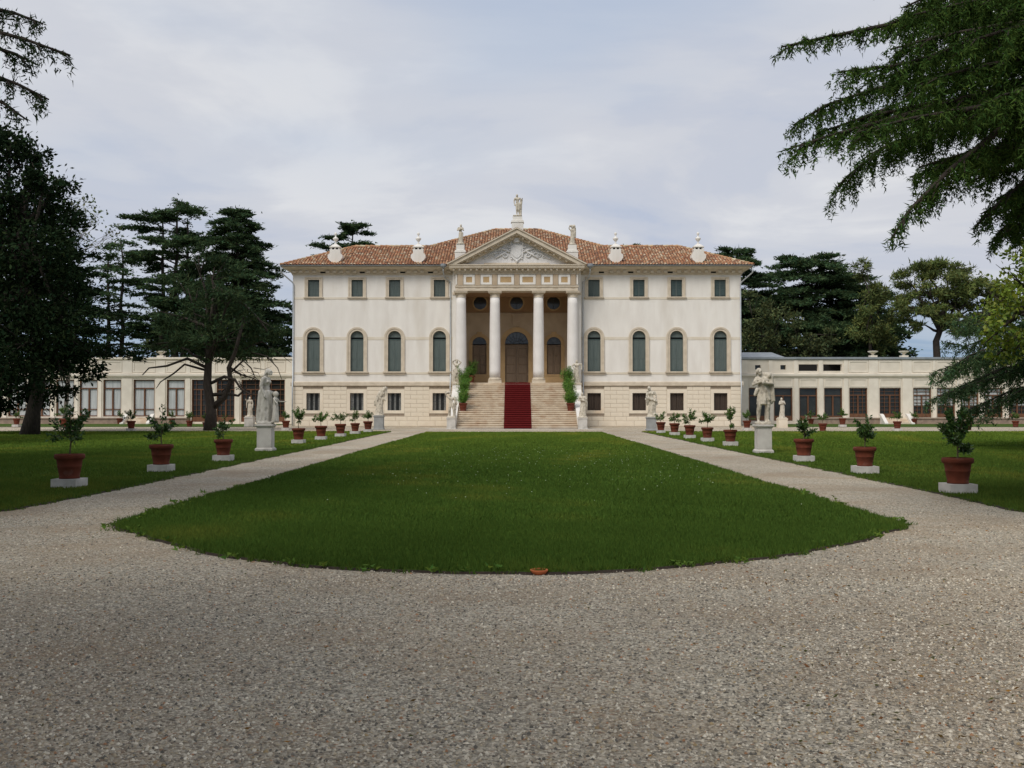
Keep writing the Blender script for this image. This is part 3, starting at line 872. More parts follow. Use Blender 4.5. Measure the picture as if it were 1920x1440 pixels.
for s in (-1, 1):
    spiral(s * 0.62, cz + 0.42, 0.22, 1.2, s, math.pi * (0.5), 0.055)
    spiral(s * 0.86, cz - 0.32, 0.24, 1.3, -s, math.pi * 0.6, 0.06)
    spiral(s * 1.32, cz - 0.06, 0.19, 1.2, s, math.pi * 0.9, 0.05)
    spiral(s * 1.72, cz - 0.30, 0.17, 1.2, -s, math.pi * 0.3, 0.045)
    spiral(s * 2.12, cz - 0.42, 0.14, 1.1, s, math.pi * 0.7, 0.04)
    spiral(s * 2.45, cz - 0.55, 0.09, 1.1, -s, 0.4, 0.03)
    sc.tube([(s * 0.5, TYMY - 0.06, cz - 0.1), (s * 0.9, TYMY - 0.06, cz + 0.1), (s * 1.3, TYMY - 0.05, cz + 0.22), (s * 1.45, TYMY - 0.04, cz + 0.1)], [0.07, 0.09, 0.07, 0.03], 6)
    sc.tube([(s * 0.75, TYMY - 0.06, cz - 0.05), (s * 1.2, TYMY - 0.07, cz - 0.28), (s * 1.65, TYMY - 0.05, cz - 0.58)], [0.05, 0.08, 0.05], 6)
    sc.tube([(s * 1.3, TYMY - 0.05, cz - 0.1), (s * 1.9, TYMY - 0.05, cz - 0.22), (s * 2.3, TYMY - 0.04, cz - 0.5), (s * 2.7, TYMY - 0.03, cz - 0.62)], [0.04, 0.06, 0.05, 0.02], 6)
    for i in range(6):
        sc.lathe([(0.02, -0.07), (0.07, 0), (0.02, 0.07)], (s * (0.56 - 0.03 * i), TYMY - 0.06, cz + 0.25 - 0.17 * i), 8)
sc.lathe([(0.02, -0.2), (0.09, -0.05), (0.12, 0.08)], (0, TYMY - 0.08, cz - 0.78), 10)
sc.build('mantling', 'relief_white', pediment, smooth=True)

# loggia: back wall with arched openings and round windows
SB = (VY + BWY) / 1900
def Bx(px): return (px - 968.6) * SB
def Zb(py): return 1.6 + (761 - py) * SB
zc_ = Zb(587.6)
do = arch(Bx(946.5), Bx(990.7), FL + 0.002, Zb(621.7) - (Bx(990.7) - Bx(946.5)) / 2)
sides = []
for px in (898.7, 1038.5):
    sides.append(arch(Bx(px) - 0.59, Bx(px) + 0.59, Zb(702), Zb(631.4) - 0.59))
oc = [(Bx(899.9), Zb(567.8)), (Bx(968.4), Zb(567.8)), (Bx(1037.8), Zb(567.8))]
lw = MB().plate(rect(-4.34, 4.34, FL, zc_), [do] + sides, BWY, BWY + 0.3).build('loggia_wall', 'ochre_pale', villa)
MB().plate(rect(-4.34, 4.34, zc_ + 0.002, CEIL), [circle(x, z, 0.55) for x, z in oc], BWY + 0.001, BWY + 0.3).build('loggia_upper_wall', 'ochre_deep', villa)
MB().box(-4.34, 4.34, BWY - 0.09, BWY, zc_ - 0.1, zc_ + 0.06).build('loggia_cornice', 'ochre_pale', villa)
MB().box(-4.34, 4.34, -0.95, BWY, CEIL + 0.003, CEIL + 0.2).build('loggia_ceiling', 'ochre_deep', villa)
for x, z in oc:
    o_ = MB().plate(circle(x, z, 0.64), [circle(x, z, 0.53)], BWY - 0.05, BWY + 0.2).build('round_window', 'ochre', villa)
    MB().plate(circle(x, z, 0.56), [], BWY + 0.16, BWY + 0.19).build('pane', 'dark_glass', o_)
    MB().box(x - 0.018, x + 0.018, BWY + 0.12, BWY + 0.155, z - 0.54, z + 0.54).box(x - 0.54, x + 0.54, BWY + 0.118, BWY + 0.153, z - 0.018, z + 0.018).build('glazing_bar', 'iron', o_)
# middle door
x0, x1 = Bx(946.5), Bx(990.7); xm = (x0 + x1) / 2
zs = Zb(621.7) - (x1 - x0) / 2; zh = Zb(646.5)
dr = MB().plate(arch(x0 - 0.36, x1 + 0.36, FL + 0.003, zs), [arch(x0 + 0.01, x1 - 0.01, FL + 0.004, zs)], BWY - 0.07, BWY + 0.1).build('door', 'ochre', villa)
for q in (-1, 1):
    a, b = sorted((xm + q * 0.01, x1 if q > 0 else x0))
    d = MB().box(a, b, BWY + 0.15, BWY + 0.22, FL + 0.005, zh - 0.05)
    h = (zh - FL - 0.3) / 4
    for i in range(4):
        z = FL + 0.15 + i * h
        d.stone(a + 0.12, b - 0.12, BWY + 0.11, BWY + 0.15, z, z + h - 0.12, 0.03)
    d.build('door_leaf', 'brown_door', dr)
MB().box(x0, x1, BWY + 0.10, BWY + 0.2, zh - 0.048, zh + 0.03).build('transom', 'brown_door', dr)
r_ = (x1 - x0) / 2
fan = [(xm + r_ * math.cos(math.pi * i / 16), max(zh + 0.032, zs + r_ * math.sin(math.pi * i / 16))) for i in range(17)]
fl_ = MB().plate(fan, [], BWY + 0.2, BWY + 0.22).build('fanlight', 'blue_glass', dr)
ir = MB()
for i in range(1, 8):
    a = math.pi * i / 8
    ir.tube([(xm + 0.25 * math.cos(a), BWY + 0.17, zh + 0.04 + 0.22 * math.sin(a)), (xm + (r_ - 0.02) * math.cos(a), BWY + 0.17, max(zh + 0.05, zs + (r_ - 0.02) * math.sin(a)))], 0.016, 5)
for rr in (0.25, 0.55):
    ir.tube([(xm + rr * math.cos(math.pi * i / 12), BWY + 0.17, zh + 0.04 + rr * 0.95 * math.sin(math.pi * i / 12)) for i in range(13)], 0.015, 5)
ir.build('iron_tracery', 'iron', dr)
# carved keystone console
kz0, kz1 = Zb(611), Zb(591)
ks = MB().plate([(xm - 0.24, kz0), (xm + 0.24, kz0), (xm + 0.35, kz1), (xm - 0.35, kz1)], [], BWY - 0.22, BWY)
for i in range(3): ks.plate([(xm - 0.15 + i * 0.12, kz0 + 0.08), (xm - 0.09 + i * 0.12, kz0 + 0.08), (xm - 0.08 + i * 0.125, kz1 - 0.1), (xm - 0.155 + i * 0.125, kz1 - 0.1)], [], BWY - 0.26, BWY - 0.22)
ks.box(xm - 0.4, xm + 0.4, BWY - 0.28, BWY, kz1, kz1 + 0.1)
ks.build('keystone', 'ochre_pale', villa)
for px in (898.7, 1038.5):
    x = Bx(px); zs = Zb(631.4) - 0.59; zb0 = Zb(702); zh = Zb(646)
    w_ = MB().plate(arch(x - 0.86, x + 0.86, zb0 - 0.12, zs), [arch(x - 0.58, x + 0.58, zb0 + 0.001, zs)], BWY - 0.06, BWY + 0.1)
    w_.plate([(x - 0.14, zs + 0.6), (x + 0.14, zs + 0.6), (x + 0.22, zs + 0.98), (x - 0.22, zs + 0.98)], [], BWY - 0.12, BWY)
    win = w_.build('side_door', 'ochre', villa)
    for q in (-1, 1):
        a, b = sorted((x + q * 0.008, x + q * 0.59))
        d = MB().box(a, b, BWY + 0.15, BWY + 0.2, zb0, zh - 0.03)
        for i in range(3):
            z = zb0 + 0.1 + i * (zh - zb0 - 0.2) / 3
            d.stone(a + 0.08, b - 0.08, BWY + 0.12, BWY + 0.15, z, z + (zh - zb0 - 0.2) / 3 - 0.08, 0.02)
        d.build('door_leaf', 'brown_door', win)
    fan = [(x + 0.59 * math.cos(math.pi * i / 12), max(zh, zs + 0.59 * math.sin(math.pi * i / 12))) for i in range(13)]
    MB().plate(fan, [], BWY + 0.17, BWY + 0.2).build('fanlight', 'blue_glass', win)
    MB().box(x - 0.80, x + 0.80, BWY - 0.03, BWY, FL + 0.02, zb0 - 0.15).build('apron_panel', 'ochre', win)

# ------------------------------------------------------------------ staircase and carpet
NS = 22
RISE = FL / NS
TREAD = 0.332
SY = VY - 1.92                                       # world y of the top riser
stair = thing('staircase', 'broad stone staircase rising to the portico between two sloping white cheek walls', 'staircase', (VX, SY, 0))
SWX = 4.24
for i in range(NS - 1):
    z1 = FL - (i + 1) * RISE
    y0 = -(i + 1) * TREAD
    st = MB()
    nb = 3
    st.profile_x([(y0 - 0.055, z1 - 0.06), (y0 - 0.06, z1 - 0.01), (y0 - 0.045, z1), (y0 + TREAD - 0.002, z1), (y0 + TREAD - 0.002, z1 - RISE + 0.002), (y0 + 0.01, z1 - RISE + 0.002), (y0 + 0.01, z1 - 0.065)], -SWX, SWX)
    st.build('step', 'step_stone', stair, fixn=True)
MB().profile_x([(-0.055, FL - 0.06), (-0.06, FL - 0.005), (-0.045, FL + 0.003), (0.3, FL + 0.003), (0.3, FL - RISE), (0.0, FL - RISE)], -SWX, SWX).build('step', 'step_stone', stair, fixn=True)
DEP = NS * TREAD
core = MB().add([(-SWX, -0.02, 0), (SWX, -0.02, 0), (SWX, -DEP + 0.6, 0), (-SWX, -DEP + 0.6, 0), (-SWX, -0.02, FL - 2 * RISE), (SWX, -0.02, FL - 2 * RISE)], [(0, 1, 5, 4), (2, 3, 4, 5), (0, 4, 3), (1, 2, 5), (0, 3, 2, 1)])
core.build('stair_core', 'mortar', stair, fixn=True)
for s in (-1, 1):
    a, b = sorted((s * (SWX + 0.002), s * (SWX + 0.62)))
    pts = [(0.0, 0.0), (0.0, FL - 0.16), (-1.2, FL - 0.16), (-1.22, FL - 0.55), (-2.6, FL - 1.15), (-2.62, FL - 1.35), (-DEP + 0.7, 0.78), (-DEP + 0.7, 0.0)]
    cw = MB().profile_x(pts, a, b).build('cheek_wall', 'plaster', stair, fixn=True)
    MB().box(a - 0.03, b + 0.03, -1.25, 0.0, FL - 0.158, FL - 0.06).build('coping', 'trim_stone', cw)
carpet = MB()
CW = 0.97
pr = [(0.35, FL + 0.014)]
for i in range(NS):
    z1 = FL - i * RISE; y0 = -i * TREAD
    pr += [(y0 - 0.07, z1 + 0.014 if i == 0 else z1 + 0.010), (y0 - 0.072, z1 - 0.06), (y0 - 0.012, z1 - 0.075), (y0 - 0.012, z1 - RISE + 0.012)]
pr += [(-DEP - 0.0, 0.012)]
vs = [(-CW, y, z) for y, z in pr] + [(CW, y, z) for y, z in pr]
n = len(pr)
carpet.add(vs, [(i, i + 1, n + i + 1, n + i) for i in range(n - 1)])
co_ = carpet.build('carpet', 'carpet_red', None, loc=(VX + 0.06, SY, 0))
sm = co_.modifiers.new('solid', 'SOLIDIFY'); sm.thickness = 0.008; sm.offset = 1
tag(co_, 'dark red carpet runner laid down the middle of the staircase', 'carpet')
# paving strip in front of the stairs
structure(MB().box(-6.0, 6.0, SY - DEP - 0.9, SY - DEP + 0.3, -0.02, 0.006).build('pavement_strip', 'slab_stone'))

# ------------------------------------------------------------------ wings
SW = 90.0 / 1900
def Zw(py): return 1.6 + (761 - py) * SW
WO = [(452.5, 35), (499.5, 35), (546.5, 34), (593, 34), (640, 34), (699.6, 40), (759.5, 34), (804, 34), (848, 34), (893, 34), (938, 34), (983, 34), (1028, 34)]
def wing(s):
    left = s < 0
    lab = ('low cream wing left of the villa with brown framed windows and white curtains' if left else
           'low cream wing right of the villa with dark glazed doors and attic openings')
    w = thing('wing_building', lab, 'building', (VX, 90.0, 0), group='low wings beside the villa')
    XI, XO = 17.9, 52.0
    top = Zw(671)
    zwt = Zw(711.7) if left else Zw(727.4)
    def zbot(k):
        if left: return Zw(791) if k < 4 else Zw(781)
        return Zw(789) if k < 4 else Zw(785)
    holes = []
    for k, (c, wd) in enumerate(WO):
        x = s * c * SW; h = wd * SW / 2
        holes.append(rect(x - h, x + h, zbot(k), zwt))
    att = []
    if not left:
        for (a, b) in ((1416, 1426.5), (1463.5, 1473.7)): att.append(rect((a - 969) * SW, (b - 969) * SW, Zw(693), Zw(684.5)))
        for (a, b) in ((1497.6, 1534.4), (1543.7, 1578.7)): att.append(rect((a - 969) * SW, (b - 969) * SW, Zw(695.6), Zw(683)))
    xs = sorted((s * XI, s * XO))
    wall = MB().plate(rect(xs[0], xs[1], 0.0, top), holes + att, 0.0, 0.4).build('wall', 'wing_wall', w)
    MB().box(xs[0], xs[1], 0.9, 7.0, 0.0, 0.1).box(xs[0], xs[1], 6.6, 7.0, 0, top).build('back_wall', 'dark_void', w)
    MB().box(xs[0], xs[1], 0.42, 6.9, Zw(711) + 0.1, Zw(711) + 0.25).build('ceiling_slab', 'wing_trim', w)
    if left: MB().box(xs[0], xs[1], 0.42, 6.9, top - 0.2, top - 0.05).build('flat_roof', 'zinc', w)
    else: MB().box(s * 29.6, xs[1], 0.42, 6.9, top - 0.2, top - 0.05).build('flat_roof', 'zinc', w)
    MB().profile_x([(0.0, top), (-0.16, top), (-0.16, top - 0.1), (-0.08, top - 0.16), (0, top - 0.2)], xs[0], xs[1]).box(xs[0], xs[1], -0.14, 0.5, top + 0.002, top + 0.06).build('coping', 'zinc' if not left else 'wing_trim', w, fixn=True)
    zm0, zm1 = Zw(708.5), Zw(701)
    MB().profile_x([(0, zm0), (-0.06, zm0), (-0.08, zm0 + 0.08), (-0.18, zm0 + 0.14), (-0.2, zm0 + 0.24), (-0.2, zm1), (0, zm1 + 0.05)], xs[0], xs[1]).build('moulding', 'wing_trim', w, fixn=True)
    # pilasters between the openings, shallow attic panels
    edges = [XI]
    for k, (c, wd) in enumerate(WO):
        edges += [c * SW - wd * SW / 2, c * SW + wd * SW / 2]
    edges.append(XO)
    for k in range(0, len(edges), 2):
        a, b = edges[k] + 0.12, edges[k + 1] - 0.12
        if b - a < 0.15: continue
        xa, xb_ = sorted((s * a, s * b))
        MB().box(xa, xb_, -0.07, 0.0, 0.0, zm0 - 0.05).build('pilaster', 'wing_trim', w)
        MB().box(xa, xb_, -0.05, 0.0, zm1 + 0.06, top - 0.22).build('attic_pier', 'wing_trim', w)
    for k, (c, wd) in enumerate(WO):
        x = s * c * SW; h = wd * SW / 2
        z0, z1 = zbot(k), zwt
        fr = MB().plate(rect(x - h, x + h, z0, z1), [rect(x - h + 0.09, x + h - 0.09, z0 + 0.1, z1 - 0.09)], 0.12, 0.24)
        win = fr.build('window', 'wood_frame', w)
        zt = z1 - (z1 - z0) * 0.235
        mu = MB().box(x - h + 0.09, x + h - 0.09, 0.13, 0.23, zt - 0.05, zt + 0.05).box(x - 0.06, x + 0.06, 0.125, 0.235, z0 + 0.1, zt - 0.05)
        grid = (not left) or k < 4
        curtained = left and k >= 4
        if curtained:
            mu.box(x - h + 0.09, x + h - 0.09, 0.14, 0.22, z0 + 0.62, z0 + 0.68)
        if grid and (left or k >= 4):
            for i in range(1, 6): mu.box(x - h + 0.09, x + h - 0.09, 0.15, 0.21, z0 + 0.1 + i * (zt - z0 - 0.1) / 6 - 0.016, z0 + 0.1 + i * (zt - z0 - 0.1) / 6 + 0.016)
            for q in (-1, 1): mu.box(x + q * h * 0.5 - 0.016, x + q * h * 0.5 + 0.016, 0.152, 0.208, z0 + 0.1, z1 - 0.09)
            mu.box(x - h + 0.09, x + h - 0.09, 0.15, 0.21, (zt + z1) / 2 - 0.016, (zt + z1) / 2 + 0.016)
        mu.build('muntin', 'wood_frame', win)
        pm = 'curtain_glass' if curtained else 'dark_glass'
        MB().box(x - h + 0.09, x - 0.06, 0.245, 0.255, z0 + 0.1, zt - 0.05).build('pane', pm, win)
        MB().box(x + 0.06, x + h - 0.09, 0.245, 0.255, z0 + 0.1, zt - 0.05).build('pane', pm, win)
        MB().box(x - h + 0.09, x + h - 0.09, 0.245, 0.255, zt + 0.05, z1 - 0.09).build('pane', pm, win)
        if grid:
            MB().box(x - h + 0.09, x + h - 0.09, 0.11, 0.125, z0 + 0.02, z0 + 0.45).build('kick_panel', 'wood_frame', win)
        if not left and k >= 6:
            MB().box(x - h + 0.1, x + h - 0.1, 0.242, 0.246, zt - 0.9, z1 - 0.1).build('blind', 'curtain_glass', win)
        if not left:
            # shallow framed panel between the lintel and the moulding
            MB().plate(rect(x - h + 0.05, x + h - 0.05, zwt + 0.1, zm0 - 0.08), [rect(x - h + 0.12, x + h - 0.12, zwt + 0.16, zm0 - 0.16)], -0.045, 0.0).build('lintel_panel', 'wing_trim', win)
        a = [att_ for att_ in att if abs((att_[0][0] + att_[1][0]) / 2 - x) < 1.2]
        if not a:
            MB().plate(rect(x - h - 0.05, x + h + 0.05, zm1 + 0.14, top - 0.26), [rect(x - h + 0.06, x + h - 0.06, zm1 + 0.24, top - 0.36)], -0.045, 0.0).build('attic_panel', 'wing_trim', w)
    for i, hh in enumerate(att):
        if i < 2: MB().plate(hh, [], 0.3, 0.32).build('attic_window', 'dark_glass', w)
    # terrace plinth and steps to the main door
    tz = Zw(783)
    tx0 = 36.1 if not left else 36.1
    for a, b in ((25.8 if not left else 29.0, 31.95), (34.4, XO)):
        xa, xb_ = sorted((s * a, s * b))
        MB().box(xa, xb_, -1.0, -0.072, 0.0, tz - 0.12).box(xa - 0.02, xb_ + 0.02, -1.06, -0.072, tz - 0.118, tz).build('terrace', ['terrace_stone'], w)
        MB().box(xa - 0.02, xb_ + 0.02, -1.065, -0.3, tz + 0.001, tz + 0.012).build('terrace_coping', 'wing_trim', w)
    for i in range(4):
        xa, xb_ = sorted((s * 31.97, s * 34.38))
        MB().box(xa, xb_, -1.0 - 0.3 * (3 - i), -0.072, i * tz / 4 + 0.001, (i + 1) * tz / 4).build('step', 'step_stone', w)
    for xx in (31.85, 34.15):
        xa, xb_ = sorted((s * xx, s * (xx + 0.3)))
        MB().profile_x([(-0.8, tz + 0.1), (-0.8, tz + 0.35), (-1.1, tz + 0.3), (-2.2, 0.12), (-2.2, 0.0), (-0.8, 0.0)], xa, xb_).build('ramp_wall', 'plaster', w, fixn=True)
    for c in (669.5, 727.7):
        u_ = MB().box(-0.3, 0.3, -0.3, 0.3, 0, 0.16).lathe([(0.14, 0.162), (0.14, 0.2), (0.09, 0.26), (0.2, 0.36), (0.38, 0.44), (0.44, 0.5), (0.44, 0.55), (0.36, 0.56)], (0, 0, 0), 18)
        u_.build('roof_urn', 'wing_trim', w, loc=(s * c * SW, 0.25, top + 0.06))
    if not left:
        MB().add([(s * 18, 1.2, top + 0.1), (s * 24.2, 1.2, top + 0.1), (s * 23.3, 2.6, top + 0.62), (s * 18, 2.6, top + 0.62), (s * 18, 5, top + 0.1), (s * 24.2, 5, top + 0.1)], [(0, 1, 2, 3), (3, 2, 5, 4), (1, 5, 2)]).build('lead_roof', 'zinc', w)
    return w
wing(-1); wing(1)
# ------------------------------------------------------------------ statues
PENDING = []
def ell(mb, c, r, seg=14, rings=9):
    prof = []
    vs, fs = [], []
    for j in range(rings + 1):
        t = math.pi * j / rings
        for i in range(seg):
            a = 2 * math.pi * i / seg
            vs.append((c[0] + r[0] * math.sin(t) * math.cos(a) + 1e-5 * i, c[1] + r[1] * math.sin(t) * math.sin(a), c[2] - r[2] * math.cos(t)))
    for j in range(rings):
        for i in range(seg):
            i2 = (i + 1) % seg
            fs.append((j * seg + i, j * seg + i2, (j + 1) * seg + i2, (j + 1) * seg + i))
    mb.add(vs, fs)
def cap(mb, p, r, q, r2):
    mb.tube([p, Vector(p).lerp(Vector(q), 0.5), q], [r, (r + r2) / 2 * 1.04, r2], 12)
    ell(mb, p, (r, r, r)); ell(mb, q, (r2, r2, r2))
def drape(mb, rings, k=9, amp=0.018, ph=0.0, twist=1.5):
    """closed folded cloth body through rings (z, cx, cy, rx, ry)"""
    seg = 48; vs, fs = [], []
    for (z, cx, cy, rx, ry) in rings:
        for i in range(seg):
            a = 2 * math.pi * i / seg
            f = 1 + amp / max(rx, 0.02) * (math.sin(k * a + ph + twist * z * 4) + 0.6 * math.sin((k - 4) * a + ph * 2 - z * 7))
            vs.append((cx + rx * f * math.cos(a), cy + ry * f * math.sin(a), z))
    n = len(rings)
    for j in range(n - 1):
        for i in range(seg):
            i2 = (i + 1) % seg
            fs.append((j * seg + i, j * seg + i2, (j + 1) * seg + i2, (j + 1) * seg + i))
    fs.append(tuple(reversed(range(seg)))); fs.append(tuple(range((n - 1) * seg, n * seg)))
    mb.add(vs, fs)
def body(mb, arms, lean=0.0, bend=0.0, head=(0, 0), robe='skirt', feet=0.06, sway=0.02, hair=True, off=(0, 0, 0), k=1.0, female=True, ph=0.0, legs=None):
    def q(x, y, z):
        return (off[0] + k * (x + lean * z + bend * max(0, z - 0.5)), off[1] + k * y, off[2] + k * z)
    def C(p, r, p2, r2): cap(mb, q(*p), r * k, q(*p2), r2 * k)
    def E(c, r): ell(mb, q(*c), tuple(v * k for v in r))
    # head with face, hair
    hx, hy = head
    E((hx, -0.010 + hy, 0.922), (0.043, 0.052, 0.062))
    E((hx * 1.25, -0.066 + hy * 1.2, 0.915), (0.011, 0.014, 0.016))          # nose
    E((hx, -0.045 + hy, 0.882), (0.026, 0.024, 0.02))                        # chin
    E((hx - 0.02, -0.056 + hy, 0.94), (0.016, 0.012, 0.008)); E((hx + 0.02, -0.056 + hy, 0.94), (0.016, 0.012, 0.008))   # brows
    if hair:
        E((hx, 0.016 + hy, 0.943), (0.050, 0.052, 0.050)); E((hx, 0.062 + hy, 0.915), (0.028, 0.026, 0.028)); C((hx - 0.04, 0.01 + hy, 0.93), 0.016, (hx - 0.035, 0.03, 0.86), 0.014); C((hx + 0.04, 0.01 + hy, 0.93), 0.016, (hx + 0.035, 0.03, 0.86), 0.014)
    C((hx * 0.8, 0.004, 0.895), 0.03, (0, 0.01, 0.82), 0.037)
    # torso
    E((0, 0.0, 0.745), (0.095, 0.064, 0.10)); E((0, 0.004, 0.64), (0.075, 0.058, 0.10)); E((sway, 0.004, 0.545), (0.094, 0.072, 0.075))
    C((-0.085, 0, 0.80), 0.042, (0.085, 0, 0.80), 0.042)
    if female:
        E((-0.043, -0.055, 0.745), (0.034, 0.03, 0.034)); E((0.043, -0.055, 0.745), (0.034, 0.03, 0.034))
    else:
        E((-0.045, -0.048, 0.76), (0.044, 0.022, 0.036)); E((0.045, -0.048, 0.76), (0.044, 0.022, 0.036))
    for s, (e, h) in zip((-1, 1), arms):
        sh = (s * 0.112, 0, 0.80)
        C(sh, 0.038, e, 0.029); C(e, 0.029, h, 0.021)
        d = (Vector(h) - Vector(e)).normalized()
        hp = Vector(h) + d * 0.03
        E(tuple(hp), (0.024, 0.024, 0.026))
        side = d.cross(Vector((0, 1, 0.3))).normalized()
        for f in range(4):
            b0 = hp + side * (f - 1.5) * 0.011
            C(tuple(b0), 0.009, tuple(b0 + d * (0.045 - 0.006 * abs(f - 1.3)) + Vector((0, -0.008, -0.006))), 0.007)
        C(tuple(hp - side * 0.015), 0.009, tuple(hp - side * 0.03 + d * 0.022), 0.007)
    lg = legs or [((-feet * 1.1, -0.02, 0.285), (-feet * 1.2, 0.015, 0.05)), ((feet * 1.0 + sway, -0.035, 0.285), (feet * 1.3, 0.0, 0.05))]
    for s, (kn, an) in zip((-1, 1), lg):
        C((s * 0.052 + sway, 0, 0.52), 0.064, kn, 0.043)
        mid = Vector(kn).lerp(Vector(an), 0.35) + Vector((0, 0.014, 0))
        C(kn, 0.042, tuple(mid), 0.041); C(tuple(mid), 0.041, an, 0.025)
        E((an[0] + s * 0.006, an[1] - 0.035, 0.022), (0.026, 0.062, 0.022))
    if robe == 'full':
        rg = [(0.0, 0, 0, 0.145, 0.12), (0.06, 0, 0, 0.14, 0.115), (0.25, 0.0, -0.005, 0.118, 0.10), (0.42, sway, 0, 0.108, 0.092), (0.56, sway, 0, 0.102, 0.083), (0.66, 0, 0, 0.085, 0.07), (0.78, 0, 0, 0.10, 0.074), (0.82, 0, 0, 0.07, 0.055)]
    elif robe == 'skirt':
        rg = [(0.0, 0.01, 0.02, 0.13, 0.10), (0.06, 0.01, 0.015, 0.13, 0.10), (0.25, 0.01, 0.0, 0.112, 0.095), (0.42, sway, 0, 0.108, 0.09), (0.55, sway, 0, 0.102, 0.082), (0.585, sway, 0, 0.095, 0.072)]
    elif robe == 'tunic':
        rg = [(0.33, sway, 0, 0.125, 0.105), (0.42, sway, 0, 0.118, 0.098), (0.56, sway, 0, 0.10, 0.08), (0.64, 0, 0, 0.086, 0.07), (0.78, 0, 0, 0.104, 0.076), (0.82, 0, 0, 0.07, 0.055)]
    elif robe == 'loin':
        rg = [(0.40, sway, 0, 0.115, 0.09), (0.48, sway, 0, 0.112, 0.09), (0.575, sway, 0, 0.1, 0.08)]
    else: rg = None
    if rg:
        rr = [(off[2] + k * z, off[0] + k * (cx + lean * z + bend * max(0, z - 0.5)), off[1] + k * cy, k * rx, k * ry) for z, cx, cy, rx, ry in rg]
        drape(mb, rr, 9, 0.013 * k, ph)
    return q
def pedestal(root, w, h, mat, capw=1.22, basew=1.22):
    p = MB().box(-w / 2, w / 2, -w / 2, w / 2, h * 0.14, h * 0.87).build('pedestal', mat, root, bevel=0.012)
    MB().lathe([(w / 2 * basew, 0), (w / 2 * basew, h * 0.085), (w / 2 * (basew * 0.96), h * 0.10), (w / 2 * 1.06, h * 0.13), (w / 2 * 1.02, h * 0.14)], (0, 0, 0), 4, square=True).build('pedestal_base', mat, p, bevel=0.006)
    MB().lathe([(w / 2 * 1.02, h * 0.871), (w / 2 * 1.08, h * 0.90), (w / 2 * capw, h * 0.94), (w / 2 * capw, h * 0.985), (w / 2 * (capw - 0.05), h)], (0, 0, 0), 4, square=True).build('pedestal_cap', mat, p, bevel=0.006)
def statue(label, loc, H, ph_, pw_, fn, rotz=0.0, mat='statue_stone', pmat='pedestal_stone', group='stone statues of the garden', vox=0.025, capw=1.22, basew=1.22):
    root = thing('statue', label, 'statue', loc, 0.0, group)
    if ph_ > 0: pedestal(root, pw_, ph_, pmat, capw, basew)
    mb = MB()
    fn(mb)
    # base slab carved with the figure
    mb.v = [(x * H, y * H, z * H) for x, y, z in mb.v]
    c, s_ = math.cos(rotz), math.sin(rotz)
    mb.v = [(x * c - y * s_, x * s_ + y * c, z + 0.06) for x, y, z in mb.v]
    r = min(pw_ * 0.5, 0.2 * H) if pw_ else 0.2 * H
    mb.lathe([(r * 1.0, 0.0), (r * 1.02, 0.05), (r * 0.94, 0.09)], (0, 0, 0), 4, square=True)
    o = mb.build('figure', mat, root, loc=(0, 0, ph_), smooth=True)
    m = o.modifiers.new('remesh', 'REMESH'); m.mode = 'VOXEL'; m.voxel_size = vox; m.use_smooth_shade = True
    m = o.modifiers.new('smooth', 'SMOOTH'); m.factor = 0.5; m.iterations = 2
    PENDING.append(o)
    return root

DOWN = [((-0.15, 0.0, 0.64), (-0.15, -0.03, 0.50)), ((0.15, 0.0, 0.64), (0.15, -0.03, 0.50))]
CHEST = [((-0.16, -0.02, 0.67), (-0.03, -0.10, 0.70)), ((0.16, -0.02, 0.67), (0.04, -0.10, 0.735))]
FOLD = [((-0.165, -0.03, 0.655), (0.04, -0.115, 0.655)), ((0.165, -0.03, 0.665), (-0.05, -0.12, 0.675))]
def f_mother(mb):
    # seen from her left side: head bowed, one arm hanging, cloth wound round the hips
    body(mb, [((-0.13, 0.04, 0.66), (-0.12, -0.02, 0.52)), ((0.15, 0.035, 0.655), (0.13, -0.02, 0.50))], head=(0, -0.055), robe='skirt', ph=0.7, sway=0.0)
    cap(mb, (0.09, 0.05, 0.56), 0.045, (0.10, 0.10, 0.04), 0.055); cap(mb, (-0.07, 0.07, 0.56), 0.045, (-0.05, 0.12, 0.03), 0.055)
    cap(mb, (0.12, -0.02, 0.50), 0.04, (0.13, -0.05, 0.30), 0.028); cap(mb, (0.12, 0.06, 0.585), 0.035, (0.11, -0.07, 0.545), 0.035)
    cap(mb, (0.10, -0.05, 0.30), 0.03, (0.10, -0.10, 0.06), 0.04)
    # child standing before her, one arm held out
    body(mb, [((-0.16, -0.05, 0.72), (-0.2, -0.14, 0.66)), ((0.15, -0.06, 0.70), (0.16, -0.26, 0.70))], off=(0.03, -0.175, 0.0), k=0.55, robe='full', female=False, ph=2.0)
    ell(mb, (0.03, -0.18, 0.52), (0.052, 0.056, 0.056))
